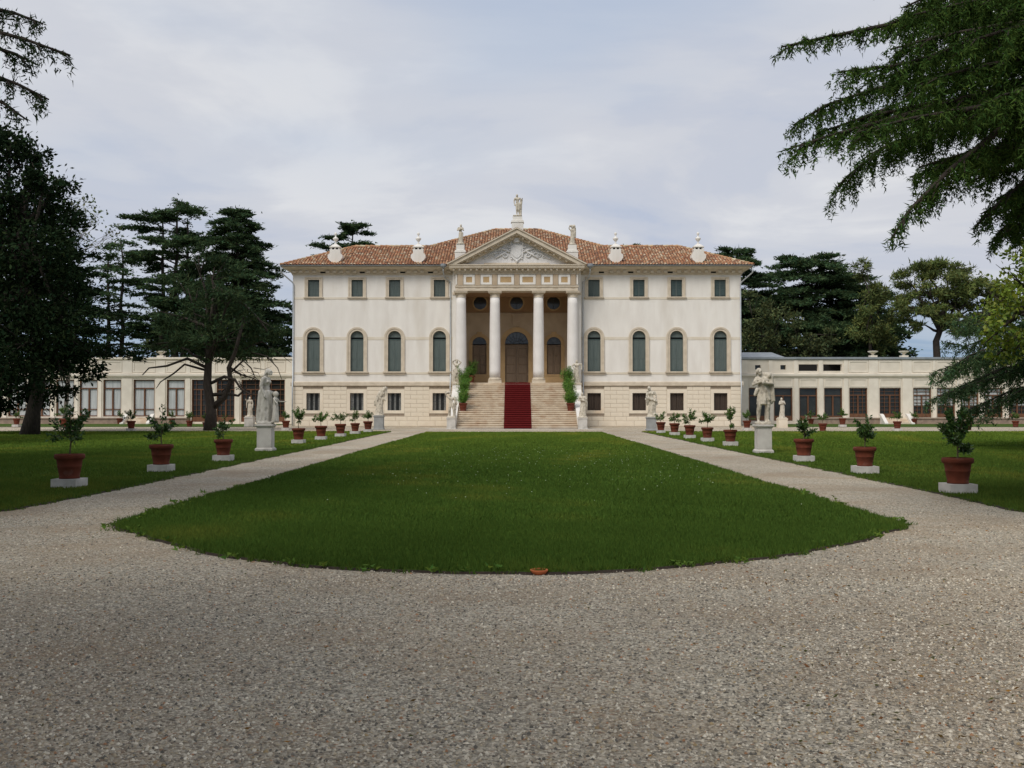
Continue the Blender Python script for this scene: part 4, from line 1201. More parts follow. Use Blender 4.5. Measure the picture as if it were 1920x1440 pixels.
def f_cloaked_man(mb):
    body(mb, [((-0.19, -0.03, 0.69), (-0.06, -0.11, 0.745)), ((0.16, -0.05, 0.70), (-0.01, -0.125, 0.715))], head=(-0.075, -0.02), robe='tunic', female=False, feet=0.07, sway=0.01, ph=0.4, lean=0.0)
    # bundle on his shoulder and the cloak hanging from it in long folds
    cap(mb, (0.02, 0.02, 0.87), 0.04, (0.11, -0.01, 0.865), 0.05); ell(mb, (0.10, -0.045, 0.845), (0.036, 0.036, 0.04))
    for (x0, y0, x1, z1, r0, r1) in ((0.13, 0.02, 0.165, 0.37, 0.045, 0.035), (0.09, 0.05, 0.11, 0.34, 0.05, 0.045), (0.15, -0.02, 0.20, 0.40, 0.035, 0.026), (0.05, 0.06, 0.05, 0.36, 0.05, 0.045)):
        cap(mb, (x0, y0, 0.83), r0, (x1, y0 + 0.01, z1), r1)
    cap(mb, (-0.12, -0.03, 0.60), 0.035, (-0.155, -0.02, 0.50), 0.028); cap(mb, (-0.02, -0.07, 0.70), 0.03, (0.09, -0.08, 0.42), 0.03)
    cap(mb, (0.11, 0.08, 0.34), 0.04, (0.11, 0.09, 0.0), 0.055)
def f_hooded(mb):
    body(mb, [((-0.14, 0.0, 0.66), (-0.1, -0.08, 0.56)), ((0.17, -0.05, 0.65), (0.21, -0.12, 0.53))], lean=0.05, bend=0.34, head=(0.03, -0.02), robe='full', ph=1.1)
    drape(mb, [(0.30, -0.02, 0.02, 0.15, 0.10), (0.45, -0.01, 0.02, 0.15, 0.10), (0.6, 0.03, 0.015, 0.145, 0.095), (0.75, 0.10, 0.01, 0.14, 0.09), (0.86, 0.17, 0.0, 0.10, 0.08), (0.97, 0.225, 0.0, 0.055, 0.06)], 7, 0.016, 0.3)
    cap(mb, (0.17, -0.05, 0.56), 0.05, (0.24, -0.08, 0.50), 0.028)
def f_twist(mb):
    body(mb, [((-0.15, -0.05, 0.68), (-0.19, -0.1, 0.60)), ((0.17, 0.0, 0.66), (0.10, -0.11, 0.54))], lean=0.03, bend=-0.14, head=(-0.04, -0.01), robe='skirt', sway=0.04, ph=2.2)
    cap(mb, (-0.12, -0.06, 0.60), 0.045, (0.14, -0.06, 0.50), 0.055); cap(mb, (-0.12, -0.03, 0.55), 0.05, (-0.14, -0.02, 0.38), 0.03); cap(mb, (0.15, 0.0, 0.52), 0.05, (0.17, 0.0, 0.40), 0.04)
    ell(mb, (0.05, 0.02, 0.05), (0.19, 0.12, 0.09))
def f_archer(mb):
    body(mb, [((-0.21, -0.02, 0.90), (-0.22, -0.05, 1.02)), ((0.19, 0.0, 0.72), (0.16, -0.06, 0.60))], lean=-0.02, bend=0.02, head=(-0.04, -0.01), robe='loin', female=False, feet=0.08, ph=1.4)
    cap(mb, (-0.24, -0.03, 1.0), 0.05, (-0.06, 0.0, 1.02), 0.055)
    cap(mb, (0.13, 0.03, 0.74), 0.05, (0.2, 0.03, 0.55), 0.06); cap(mb, (0.16, 0.05, 0.58), 0.06, (0.12, 0.07, 0.02), 0.06); cap(mb, (-0.07, 0.06, 0.40), 0.05, (-0.09, 0.07, 0.02), 0.06)
def f_folded(mb):
    body(mb, FOLD, robe='full', ph=0.2, head=(-0.02, -0.01))
    cap(mb, (-0.12, 0.0, 0.80), 0.05, (0.10, -0.06, 0.60), 0.05); cap(mb, (0.15, 0.0, 0.66), 0.05, (0.16, 0.02, 0.42), 0.045)
def f_armsup(mb):
    body(mb, [((-0.19, -0.01, 0.90), (-0.05, -0.02, 0.985)), ((0.19, -0.01, 0.88), (0.07, -0.03, 0.965))], robe='loin', sway=0.03, ph=0.8, feet=0.05)
    cap(mb, (-0.12, 0.05, 0.55), 0.05, (-0.14, 0.06, 0.02), 0.065); cap(mb, (0.07, 0.05, 0.50), 0.05, (0.09, 0.06, 0.02), 0.05)
def f_akimbo(mb):
    body(mb, [((-0.2, 0.02, 0.72), (-0.12, -0.06, 0.64)), ((0.22, 0.02, 0.74), (0.21, -0.04, 0.62))], robe='skirt', sway=-0.02, ph=1.9)
    cap(mb, (0.2, 0, 0.80), 0.04, (0.2, 0.02, 0.66), 0.035)
def f_apollo(mb):
    body(mb, [((-0.155, 0.02, 0.66), (-0.13, -0.02, 0.52)), ((0.18, 0.04, 0.70), (0.21, -0.06, 0.76))], robe=None, female=False, sway=0.025, head=(-0.02, -0.01),
         legs=[((-0.03, -0.04, 0.285), (-0.02, 0.0, 0.05)), ((0.07, -0.02, 0.285), (0.085, 0.02, 0.05))])
    cap(mb, (0.17, 0.04, 0.72), 0.05, (0.14, 0.05, 0.02), 0.055); cap(mb, (0.2, 0.02, 0.74), 0.04, (0.17, 0.03, 0.45), 0.035); cap(mb, (-0.02, 0.03, 0.53), 0.06, (0.10, 0.03, 0.55), 0.06)
def f_slender(mb):
    body(mb, CHEST, robe='skirt', ph=0.5, sway=0.03, head=(0.02, 0))
def f_burden(mb):
    body(mb, [((-0.18, -0.02, 0.86), (-0.15, -0.05, 0.98)), ((0.18, -0.02, 0.84), (0.15, -0.06, 0.96))], robe='full', ph=2.6, female=False)
    ell(mb, (-0.06, 0, 1.0), (0.10, 0.08, 0.07)); ell(mb, (0.10, 0, 1.0), (0.08, 0.08, 0.08)); cap(mb, (0.13, 0.03, 0.84), 0.08, (0.15, 0.04, 0.4), 0.06)
def f_plain(mb):
    body(mb, CHEST, robe='full', ph=1.0, head=(-0.02, 0))
def f_load(mb):
    body(mb, DOWN, robe='skirt', ph=1.6, female=False)
    cap(mb, (-0.16, 0, 0.80), 0.04, (-0.2, -0.05, 0.86), 0.03)

statue('pale statue of a bowed woman with a child beside the left path', (-8.71, 35.3, 0.03), 1.90, 0.93, 0.50, f_mother, R(78), 'statue_pale', 'pedestal_stone', vox=0.020)
statue('weathered statue of a cloaked man carrying a load beside the right path', (8.24, 33.8, 0.03), 1.84, 0.95, 0.47, f_cloaked_man, 0.1, 'statue_stone', 'pedestal_stone', vox=0.020, capw=1.28)
statue('hooded leaning statue on a grey pedestal before the left half of the facade', (-9.2, 68.2, 0.0), 1.92, 0.95, 0.62, f_hooded, 0.0, 'statue_stone', 'pedestal_grey', capw=1.14, basew=1.12)
statue('twisting statue of a woman on a grey pedestal before the right half of the facade', (8.72, 65.2, 0.02), 1.95, 0.85, 0.60, f_twist, 0.0, 'statue_stone', 'pedestal_grey', capw=1.14, basew=1.2)
YB = VY - 1.92 - DEP + 0.3
statue('statue with one arm over its head on the low pedestal left of the stair foot', (VX - 4.56, YB, 0), 1.66, 0.78, 0.60, f_archer, 0.0, 'statue_stone', 'pedestal_stone', capw=1.1, basew=1.08)
statue('robed statue with folded arms on the low pedestal right of the stair foot', (VX + 4.58, YB, 0), 1.72, 0.78, 0.60, f_folded, 0.0, 'statue_stone', 'pedestal_stone', capw=1.1, basew=1.08)
statue('statue with both arms raised at the head of the stairs, before the leftmost column', (VX - 4.56, VY - 2.55, FL - 0.06), 1.75, 0.0, 0.55, f_armsup, 0.0)
statue('slim statue with bent arms at the head of the stairs, before the rightmost column', (VX + 4.56, VY - 2.55, FL - 0.06), 1.75, 0.0, 0.55, f_akimbo, 0.0)
# statues on the pediment, on stepped pedestals
def roof_statue(label, x, y, z0, steps, H, fn, tilt=0.0):
    root = statue(label, (VX + x, VY + y, z0), H, 0.0, 0.0, fn, 0.0, 'statue_stone', group='statues on the pediment')
    zz = 0.0
    p = MB()
    for (w, h) in steps:
        p.box(-w / 2, w / 2, -w * 0.4, w * 0.4, zz, zz + h - 0.002); zz += h
    p.build('pedestal', 'plaster', root, bevel=0.01)
    for ch in root.children:
        if ch.name.startswith('figure'): ch.location.z = zz
roof_statue('nude statue standing on the peak of the pediment', P(970.3), YF - 0.02, 15.0, [(0.90, 0.66), (1.0, 0.08), (0.92, 0.1), (0.74, 0.32)], 1.70, f_apollo)
roof_statue('slender statue with folded hands on the left slope of the pediment', P(863.5), YF + 0.02, 12.75, [(0.82, 0.62), (0.9, 0.07), (0.80, 0.12), (0.62, 0.46)], 1.52, f_slender)
roof_statue('stocky statue with a burden on its head on the right slope of the pediment', P(1073.0), YF + 0.02, 12.75, [(0.86, 0.62), (0.94, 0.07), (0.82, 0.12), (0.66, 0.40)], 1.42, f_burden)
statue('small statue on a squat block before the left wing doors', ((468 - 967) / 1900 * 77, 77, 0.03), 1.5, 0.72, 0.66, f_load, 0.2, capw=1.05, basew=1.05, pmat='pedestal_stone')
statue('small robed statue on a squat block before the right wing doors', ((1469 - 967) / 1900 * 74, 74.5, 0.0), 1.48, 0.68, 0.66, f_plain, 0.2, capw=1.05, basew=1.05, pmat='rustic_stone')

bpy.context.view_layer.update()
dg = bpy.context.evaluated_depsgraph_get()
news = []
for o in PENDING:
    me = bpy.data.meshes.new_from_object(o.evaluated_get(dg)); news.append(me)
for o, me in zip(PENDING, news):
    old = o.data; o.modifiers.clear(); o.data = me; me.name = 'figure'
    me.polygons.foreach_set('use_smooth', [True] * len(me.polygons))
    if not me.materials: me.materials.append(old.materials[0])

# ------------------------------------------------------------------ leaf helpers
def unit(a):
    return a / np.maximum(np.linalg.norm(a, axis=-1, keepdims=True), 1e-9)
def tris(P_, D, L, Wd, r, tint):
    """one pointed leaf (triangle) per row: base P, direction D, length L, width Wd"""
    n = len(P_)
    side = unit(np.cross(D, r.normal(size=(n, 3)))) * (np.asarray(Wd).reshape(-1, 1) / 2)
    V = np.stack([P_ - side, P_ + side, P_ + D * np.asarray(L).reshape(-1, 1)], 1).reshape(-1, 3)
    return V, np.arange(3 * n).reshape(-1, 3), np.repeat(tint, 3, 0)
def quads(P_, D, L, Wd, r, tint, flat=0.0):
    n = len(P_)
    rv = r.normal(size=(n, 3)); rv[:, 2] += 0
    side = np.cross(D, rv)
    if flat > 0: side[:, 2] *= (1 - flat)
    side = unit(side) * (np.asarray(Wd).reshape(-1, 1) / 2)
    Lc = np.asarray(L).reshape(-1, 1)
    mid = P_ + D * Lc * 0.5
    nrm = unit(np.cross(D, side)) * Lc * 0.08
    V = np.stack([P_, mid + side - nrm, P_ + D * Lc, mid - side - nrm], 1).reshape(-1, 3)
    return V, np.arange(4 * n).reshape(-1, 4), np.repeat(tint, 4, 0)
def join(parts):
    Vs, Fs, Ts = [], [], []; k = 0
    for V, F_, T in parts:
        Vs.append(V); Fs.append(F_ + k); Ts.append(T); k += len(V)
    return np.concatenate(Vs), np.concatenate(Fs), np.concatenate(Ts)
def leaf_object(name, parts, mat, parent, origin=(0, 0, 0), stuff=False):
    V, F_, T = join(parts)
    V = V - np.array(origin)
    me = np_mesh(name, V, F_, mat, T, F_.shape[1])
    return obj(name, me, parent)
def tints(r, n, lo=0.6, hi=1.35, hue=0.12):
    b = r.uniform(lo, hi, (n, 1))
    h = r.normal(0, hue, (n, 1))
    return np.clip(b * np.concatenate([1 + h, np.ones((n, 1)), 1 - h * 0.6], 1), 0.05, 3)

# ------------------------------------------------------------------ potted lemon trees on slabs
pot_prof = [(0.165, 0.0), (0.185, 0.0), (0.188, 0.03), (0.178, 0.04), (0.196, 0.12), (0.212, 0.215), (0.219, 0.222), (0.219, 0.238), (0.216, 0.245), (0.232, 0.355), (0.262, 0.372), (0.274, 0.39), (0.276, 0.435), (0.266, 0.462), (0.248, 0.466), (0.238, 0.45), (0.232, 0.415)]
POT = MB().lathe(pot_prof, (0, 0, 0), 28).mesh('pot', 'terracotta', True)
SOIL = MB().lathe([(0.234, 0.405), (0.232, 0.418), (0.1, 0.425), (0.02, 0.43)], (0, 0, 0), 20).mesh('soil', 'soil')
SLAB = MB().box(-0.245, 0.245, -0.245, 0.245, 0, 0.165)
SLAB_A = SLAB.mesh('slab', 'slab_stone')
def lemon_tree(root, seed, h=0.62, spread=0.24, dens=1.0, kind=0):
    r = np.random.default_rng(seed); q = random.Random(seed)
    st = MB()
    z0 = 0.42
    top = z0 + h
    lean = q.uniform(-0.06, 0.06)
    trunk = [(0, 0, z0), (lean * 0.3, 0.01, z0 + h * 0.22), (lean * 0.6, 0, z0 + h * 0.42)]
    st.tube(trunk, [0.017, 0.014, 0.012], 6)
    parts = []
    nb = q.randint(6, 9)
    for b in range(nb):
        a = b * 2.4 + q.uniform(-0.5, 0.5)
        zb = z0 + h * q.uniform(0.22, 0.5)
        ln = spread * q.uniform(0.55, 1.25)
        up = h * q.uniform(0.12, 0.55) if b else h * 0.58
        if b == nb - 1: ln *= 1.4; up = -0.02
        p0 = np.array([lean * 0.5, 0, zb]); p1 = p0 + np.array([math.cos(a) * ln * (0.3 if b == 0 else 1), math.sin(a) * ln * (0.3 if b == 0 else 1), up])
        pm = (p0 + p1) / 2 + np.array([math.cos(a) * 0.03, math.sin(a) * 0.03, 0.02])
        st.tube([p0, pm, p1], [0.008, 0.006, 0.003], 5)
        n = int(26 * dens * q.uniform(0.7, 1.4))
        t = r.uniform(0.25, 1.05, (n, 1))
        Pp = p0 * (1 - t) + p1 * t + r.normal(0, 0.028, (n, 3))
        D = unit(r.normal(size=(n, 3)) * 0.8 + unit(p1 - p0) * 0.6 + np.array([0, 0, 0.15]))
        T = tints(r, n, 0.55, 1.5, 0.14)
        if kind == 1: T *= np.array([1.5, 1.35, 1.0])
        parts.append(quads(Pp, D, r.uniform(0.06, 0.12, n), r.uniform(0.032, 0.055, n), r, T))
    st.build('stem', 'stem', root)
    leaf_object('foliage', parts, 'leaf_lemon', root)
pots_l = [(19.6, -8.63), (24.3, -8.5), (28.95, -8.35), (42.2, -9.04), (46.8, -8.99), (51.5, -8.9), (56.3, -8.92), (60.8, -8.86)]
pots_r = [(18.4, 8.0), (23.75, 8.16), (28.7, 8.14), (40.0, 8.46), (44.7, 8.44), (49.0, 8.4), (54.3, 8.5), (58.5, 8.37)]
ORD = ['nearest', 'second nearest', 'third nearest', 'fourth nearest', 'fifth nearest', 'sixth nearest', 'seventh nearest', 'farthest']
LOOK = ['straggly', 'tall thin', 'small', 'wispy', 'spreading', 'low', 'slender', 'short']
LOOKR = ['dense dark', 'round headed', 'open', 'upright leafy', 'bushy', 'spreading', 'pale', 'light']
def potted(loc, label, cat='potted plant', slab=None, seed=0, h=0.62, spread=0.22, dens=1.0, kind=0, scale=1.0, group='terracotta pots with lemon trees'):
    if slab:
        s_ = obj('stone_slab', SLAB_A, None, loc, random.uniform(-0.06, 0.06))
        tag(s_, slab, 'slab', 'pale stone slabs under the pots')
        loc = (loc[0], loc[1], loc[2] + 0.166)
    root = thing('potted_lemon_tree', label, cat, loc, random.uniform(0, 6.28), group)
    scale *= random.uniform(0.95, 1.05)
    root.scale = (scale,) * 3
    root.rotation_euler.x = random.uniform(-0.012, 0.012)
    obj('pot', POT, root); obj('soil', SOIL, root)
    lemon_tree(root, seed, h, spread, dens, kind)
    return root
for side, rows, look in (('left', pots_l, LOOK), ('right', pots_r, LOOKR)):
    for i, (d, x) in enumerate(rows):
        lab = f'{look[i]} lemon tree in a terracotta pot, {ORD[i]} in the {side} row'
        slb = f'pale stone slab under the {ORD[i]} pot of the {side} row'
        hh = [0.95, 0.95, 0.72, 0.85, 0.68, 0.62, 0.8, 0.68][i] if side == 'left' else [0.98, 0.84, 0.72, 0.9, 0.72, 0.72, 0.62, 0.58][i]
        dn = [2.4, 2.2, 1.5, 2.0, 2.2, 1.6, 1.8, 1.6][i] if side == 'left' else [4.4, 3.2, 2.0, 2.8, 2.6, 2.4, 2.2, 2.0][i]
        sp = [0.28, 0.25, 0.26, 0.22, 0.32, 0.26, 0.25, 0.24][i] if side == 'left' else [0.24, 0.31, 0.25, 0.24, 0.32, 0.32, 0.32, 0.28][i]
        potted((x, d, 0.032), lab, slab=slb, seed=100 + i + (50 if side == 'right' else 0), h=hh, spread=sp, dens=dn, kind=1 if i > 2 else 0)
far = [(30, 76, 'left', 'beneath the dark tree at the left edge'), (119, 76, 'left', 'on the strip of grass right of the dark trunk'), (245.5, 64.5, 'left', 'alone on the cross path below the white ramp'), (224, 88.0, 'left', 'left of the white ramp of the left wing'),
       (322, 88.0, 'left', 'right of the white ramp of the left wing'), (355, 77, 'left', 'left of the twin trunked tree'), (386, 72, 'left', 'hidden behind the twin trunked tree'), (536, 66.5, 'left', 'at the left corner of the villa'),
       (1400, 66.5, 'right', 'at the right corner of the villa'), (1520, 88.0, 'right', 'close to the second door of the right wing'), (1541.6, 65, 'right', 'alone on the cross path right of the cloaked man'), (1578.6, 76, 'right', 'on a slab before the right wing'),
       (1681, 64.5, 'right', 'alone on the cross path below the right wing steps'), (1713, 88.0, 'right', 'right of the steps of the right wing'), (1812, 67, 'right', 'behind the dense dark lemon tree'), (1902, 76, 'right', 'at the far right edge near the drooping branches')]
for i, (px, d, side, where) in enumerate(far):
    x = (px - 967) / 1900 * d
    slabbed = i in (0, 2, 7, 8, 11, 12)
    wr = f'pale stone slab under the pot {where}' if slabbed else None
    potted((x, d, 0.035 if not (62.5 < d < 76) else 0.001), f'terracotta pot with small lemon tree {where}', slab=wr, seed=300 + i, h=0.7, spread=0.28, dens=2.2, kind=1, scale=1.0 if i not in (1, 14) else 1.25)
# bushy bamboo pots climbing the stairs
def bamboo(loc, label, seed, hgt, dark=1.0):
    r = np.random.default_rng(seed); q = random.Random(seed)
    root = thing('potted_bamboo', label, 'potted plant', loc, 0.0, 'green bushes in pots on the stairs')
    root.scale = (1.0,) * 3
    obj('pot', POT, root).scale = (1.15, 1.15, 1.25); obj('soil', SOIL, root).scale = (1.15, 1.15, 1.25)
    st = MB(); parts = []
    for c in range(38):
        a = q.uniform(0, 6.28); ln = q.uniform(0.1, 0.62); hh = hgt * q.uniform(0.35, 1.08)
        p0 = np.array([q.uniform(-0.12, 0.12), q.uniform(-0.12, 0.12), 0.5]); p1 = p0 + np.array([math.cos(a) * ln, math.sin(a) * ln, hh])
        st.tube([p0, (p0 + p1) / 2 + np.array([0, 0, 0.08]), p1], [0.008, 0.006, 0.002], 4)
        n = 70
        t = r.uniform(0.15, 1.0, (n, 1))
        Pp = p0 * (1 - t) + p1 * t + r.normal(0, 0.05, (n, 3))
        D = unit(r.normal(size=(n, 3)) * 0.7 + np.array([0, 0, 0.5]))
        parts.append(quads(Pp, D, r.uniform(0.10, 0.18, n), r.uniform(0.02, 0.035, n), r, tints(r, n, 0.6, 1.4) * dark))
    st.build('stem', 'stem', root); leaf_object('foliage', parts, 'leaf_bamboo', root)
def on_step(k): return SY - (k + 0.5) * TREAD, FL - (k + 1) * RISE
for s, nm in ((-1, 'left'), (1, 'right')):
    for k, w_, hg in ((13, 'lowest', 1.05), (8, 'middle', 1.15), (3, 'highest', 1.25)):
        y, z = on_step(k)
        bamboo((VX + s * (SWX - 0.36), y, z + 0.002), f'{w_} of the bright green potted bushes on the {nm} side of the stairs', 500 + k + s, hg)
bamboo((VX - 3.55, VY - 0.9, FL + 0.004), 'dark green potted bush standing in the shade between the two left columns', 560, 1.2, 0.7)
# ------------------------------------------------------------------ trees
def pw(px, py, d):
    return np.array([(px - 967) / 1900 * d, d, 1.6 + (761 - py) / 1900 * d])
def tree_root(name, label, base, group=None, cat='tree'):
    return thing(name, label, cat, tuple(base), 0.0, group)
def curve_pts(a, b, n, sag, q, jit=0.0):
    out_ = []
    a, b = np.array(a, float), np.array(b, float)
    L_ = np.linalg.norm(b - a)
    for i in range(n + 1):
        t = i / n
        p = a * (1 - t) + b * t
        p[2] += sag * L_ * 4 * t * (1 - t)
        if 0 < i < n: p += np.array([q.uniform(-1, 1), q.uniform(-1, 1), q.uniform(-1, 1)]) * jit * L_
        out_.append(p)
    return out_
def cedar(name, label, base, H, z0, Rf, nb, seed, leaf=0.42, spray=11, per=7, leaders=None, mat='leaf_cedar', trunk_r=0.35, layers=None, up=0.10, droop=0.10, tint=1.0, group='cedars behind the buildings', lean=(0, 0), xsq=1.0, barkm='bark', start=0.22):
    """layered cedar: trunk, level limbs, flat sprays of needles"""
    q = random.Random(seed); r = np.random.default_rng(seed)
    base = np.array(base, float)
    root = tree_root(name, label, base, group)
    tr = MB()
    tops = leaders or [(0.0, 0.0, 1.0)]
    axes = []
    for li, (lx, ly, hf) in enumerate(tops):
        pts = []
        for i in range(9):
            t = i / 8
            off = min(1, t / 0.35) if len(tops) > 1 else t
            pts.append(np.array([lx * off + lean[0] * t + q.uniform(-0.22, 0.22), ly * off + lean[1] * t, (H * hf - 0.25) * t]))
        rad = [trunk_r * (1 - 0.85 * i / 8) * (1.25 if i == 0 else 1) for i in range(9)]
        tr.tube(pts, rad, 8)
        axes.append((pts, hf))
    parts = []
    for b in range(nb):
        pts, hf = axes[b % len(axes)]
        t = (b + q.uniform(0, 0.9)) / nb
        z = z0 + (H * hf - z0) * t
        if layers: z = z0 + (H * hf - z0) * (round(t * layers) / layers) + q.gauss(0, 1.1)
        z = min(z, H * hf * 0.985)
        zi = z / (H * hf) * 8; i0 = min(7, int(zi)); fr = zi - i0
        p0 = pts[i0] * (1 - fr) + pts[i0 + 1] * fr
        a = b * 2.399 + q.uniform(-0.5, 0.5)
        Rr = Rf(t) * q.uniform(0.5, 1.15)
        dirh = np.array([math.cos(a) * xsq, math.sin(a), 0])
        p1 = p0 + dirh * Rr + np.array([0, 0, Rr * (up - droop + q.uniform(-0.12, 0.20))])
        bp = curve_pts(p0, p1, 5, 0.05 + 0.04 * q.random(), q, 0.02)
        rb = max(0.03, trunk_r * 0.32 * (1 - 0.7 * t))
        tr.tube(bp, [rb * (1 - 0.85 * i / 5) for i in range(6)], 5)
        ns = max(4, int(spray * (0.5 + Rr / 5)))
        for s in range(ns):
            u = start + (1 - start) * (s + q.random()) / ns
            ui = u * 5; k = min(4, int(ui)); f = ui - k
            c = bp[k] * (1 - f) + bp[k + 1] * f
            sd_ = -1 if s % 2 else 1
            ang = a + sd_ * q.uniform(0.35, 1.15)
            L_ = Rr * q.uniform(0.16, 0.34) * (1.15 - 0.6 * u) + 0.25
            dv = np.array([math.cos(ang), math.sin(ang), q.uniform(-0.12, 0.12)])
            m = int(per * 2.6 * (0.7 + L_ * 0.6))
            w = r.uniform(0, 1, (m, 1))
            Pp = c + dv * L_ * w + r.normal(0, 1, (m, 3)) * np.array([0.22, 0.22, 0.10])
            D = unit(dv * 0.7 + r.normal(0, 0.55, (m, 3)) * np.array([1, 1, 0.45]) + np.array([0, 0, 0.12]))
            parts.append(tris(Pp, D, r.uniform(0.6, 1.35, m) * leaf, r.uniform(0.35, 0.6, m) * leaf, r, tints(r, m, 0.55, 1.4) * tint * q.uniform(0.75, 1.2)))
    for pts, hf in axes:
        m = 60
        Pp = pts[-1] + r.normal(0, 1, (m, 3)) * np.array([0.3, 0.3, 0.3]) + np.array([0, 0, -0.45])
        D = unit(r.normal(size=(m, 3)) * np.array([1, 1, 0.5]) + np.array([0, 0, 0.35]))
        parts.append(tris(Pp, D, r.uniform(0.6, 1.3, m) * leaf, r.uniform(0.35, 0.6, m) * leaf, r, tints(r, m, 0.55, 1.4) * tint))
    tr.build('trunk', barkm, root, smooth=True)
    leaf_object('crown', parts, mat, root)
    return root
def clump_tree(name, label, base, clumps, seed, mat, leaf=0.3, dens=1.0, trunk=None, limbs=True, trunk_r=0.3, barkm='bark', group=None, shape='quad', tint=1.0, wid=0.6, limb_from=None, scat=0.20):
    """trunk, limbs to each clump of foliage; clumps = (centre, (rx,ry,rz)) in world coordinates"""
    q = random.Random(seed); r = np.random.default_rng(seed)
    base = np.array(base, float)
    root = tree_root(name, label, base, group)
    tr = MB()
    tk = [np.array(p, float) - base for p in trunk]
    tr.tube(tk, [trunk_r * (1.3 if i == 0 else 1) * (1 - 0.6 * i / (len(tk) - 1)) for i in range(len(tk))], 9)
    parts = []
    for c, rad in clumps:
        c = np.array(c, float) - base; rad = np.array(rad, float)
        if limbs:
            p0 = tk[q.randrange(max(1, len(tk) // 2), len(tk))] if limb_from is None else np.array(limb_from) - base
            bp = curve_pts(p0, c, 4, q.uniform(-0.02, 0.10), q, 0.05)
            tr.tube(bp, [trunk_r * 0.42 * (1 - 0.2 * i) for i in range(5)], 5)
            for _ in range(3):
                e = c + np.array([q.uniform(-1, 1), q.uniform(-1, 1), q.uniform(-0.6, 1)]) * rad * 0.8
                tr.tube([bp[3], (bp[3] + e) / 2, e], [trunk_r * 0.14, trunk_r * 0.1, 0.01], 4)
        vol = rad[0] * rad[1] * rad[2]
        area = (rad[0] * rad[2] + rad[0] * rad[1] + rad[1] * rad[2]) * 4.2
        n = int(dens * area / (leaf * leaf * wid) * 1.1)
        dirs = unit(r.normal(size=(n, 3)))
        # sub-clusters give the crown its lumps and gaps
        ncl = max(5, int(area / (leaf * leaf * 42)))
        cc = unit(r.normal(size=(ncl, 3))) * r.uniform(0.45, 1.0, (ncl, 1))
        idx = r.integers(0, ncl, n)
        Pn = cc[idx] + r.normal(0, scat, (n, 3))
        D = unit(Pn * 0.8 + r.normal(size=(n, 3)) * 0.8 + np.array([0, 0, 0.1]))
        T = tints(r, n, 0.6, 1.35) * tint * (0.7 + 0.6 * r.random((ncl, 1)))[idx]
        Pp = c + Pn * rad
        if shape == 'quad': parts.append(quads(Pp, D, r.uniform(0.7, 1.3, n) * leaf, r.uniform(0.7, 1.2, n) * leaf * wid, r, T))
        else: parts.append(tris(Pp, D, r.uniform(0.7, 1.4, n) * leaf, r.uniform(0.6, 1.1, n) * leaf * wid, r, T))
    tr.build('trunk', barkm, root, smooth=True)
    leaf_object('crown', parts, mat, root)
    return root
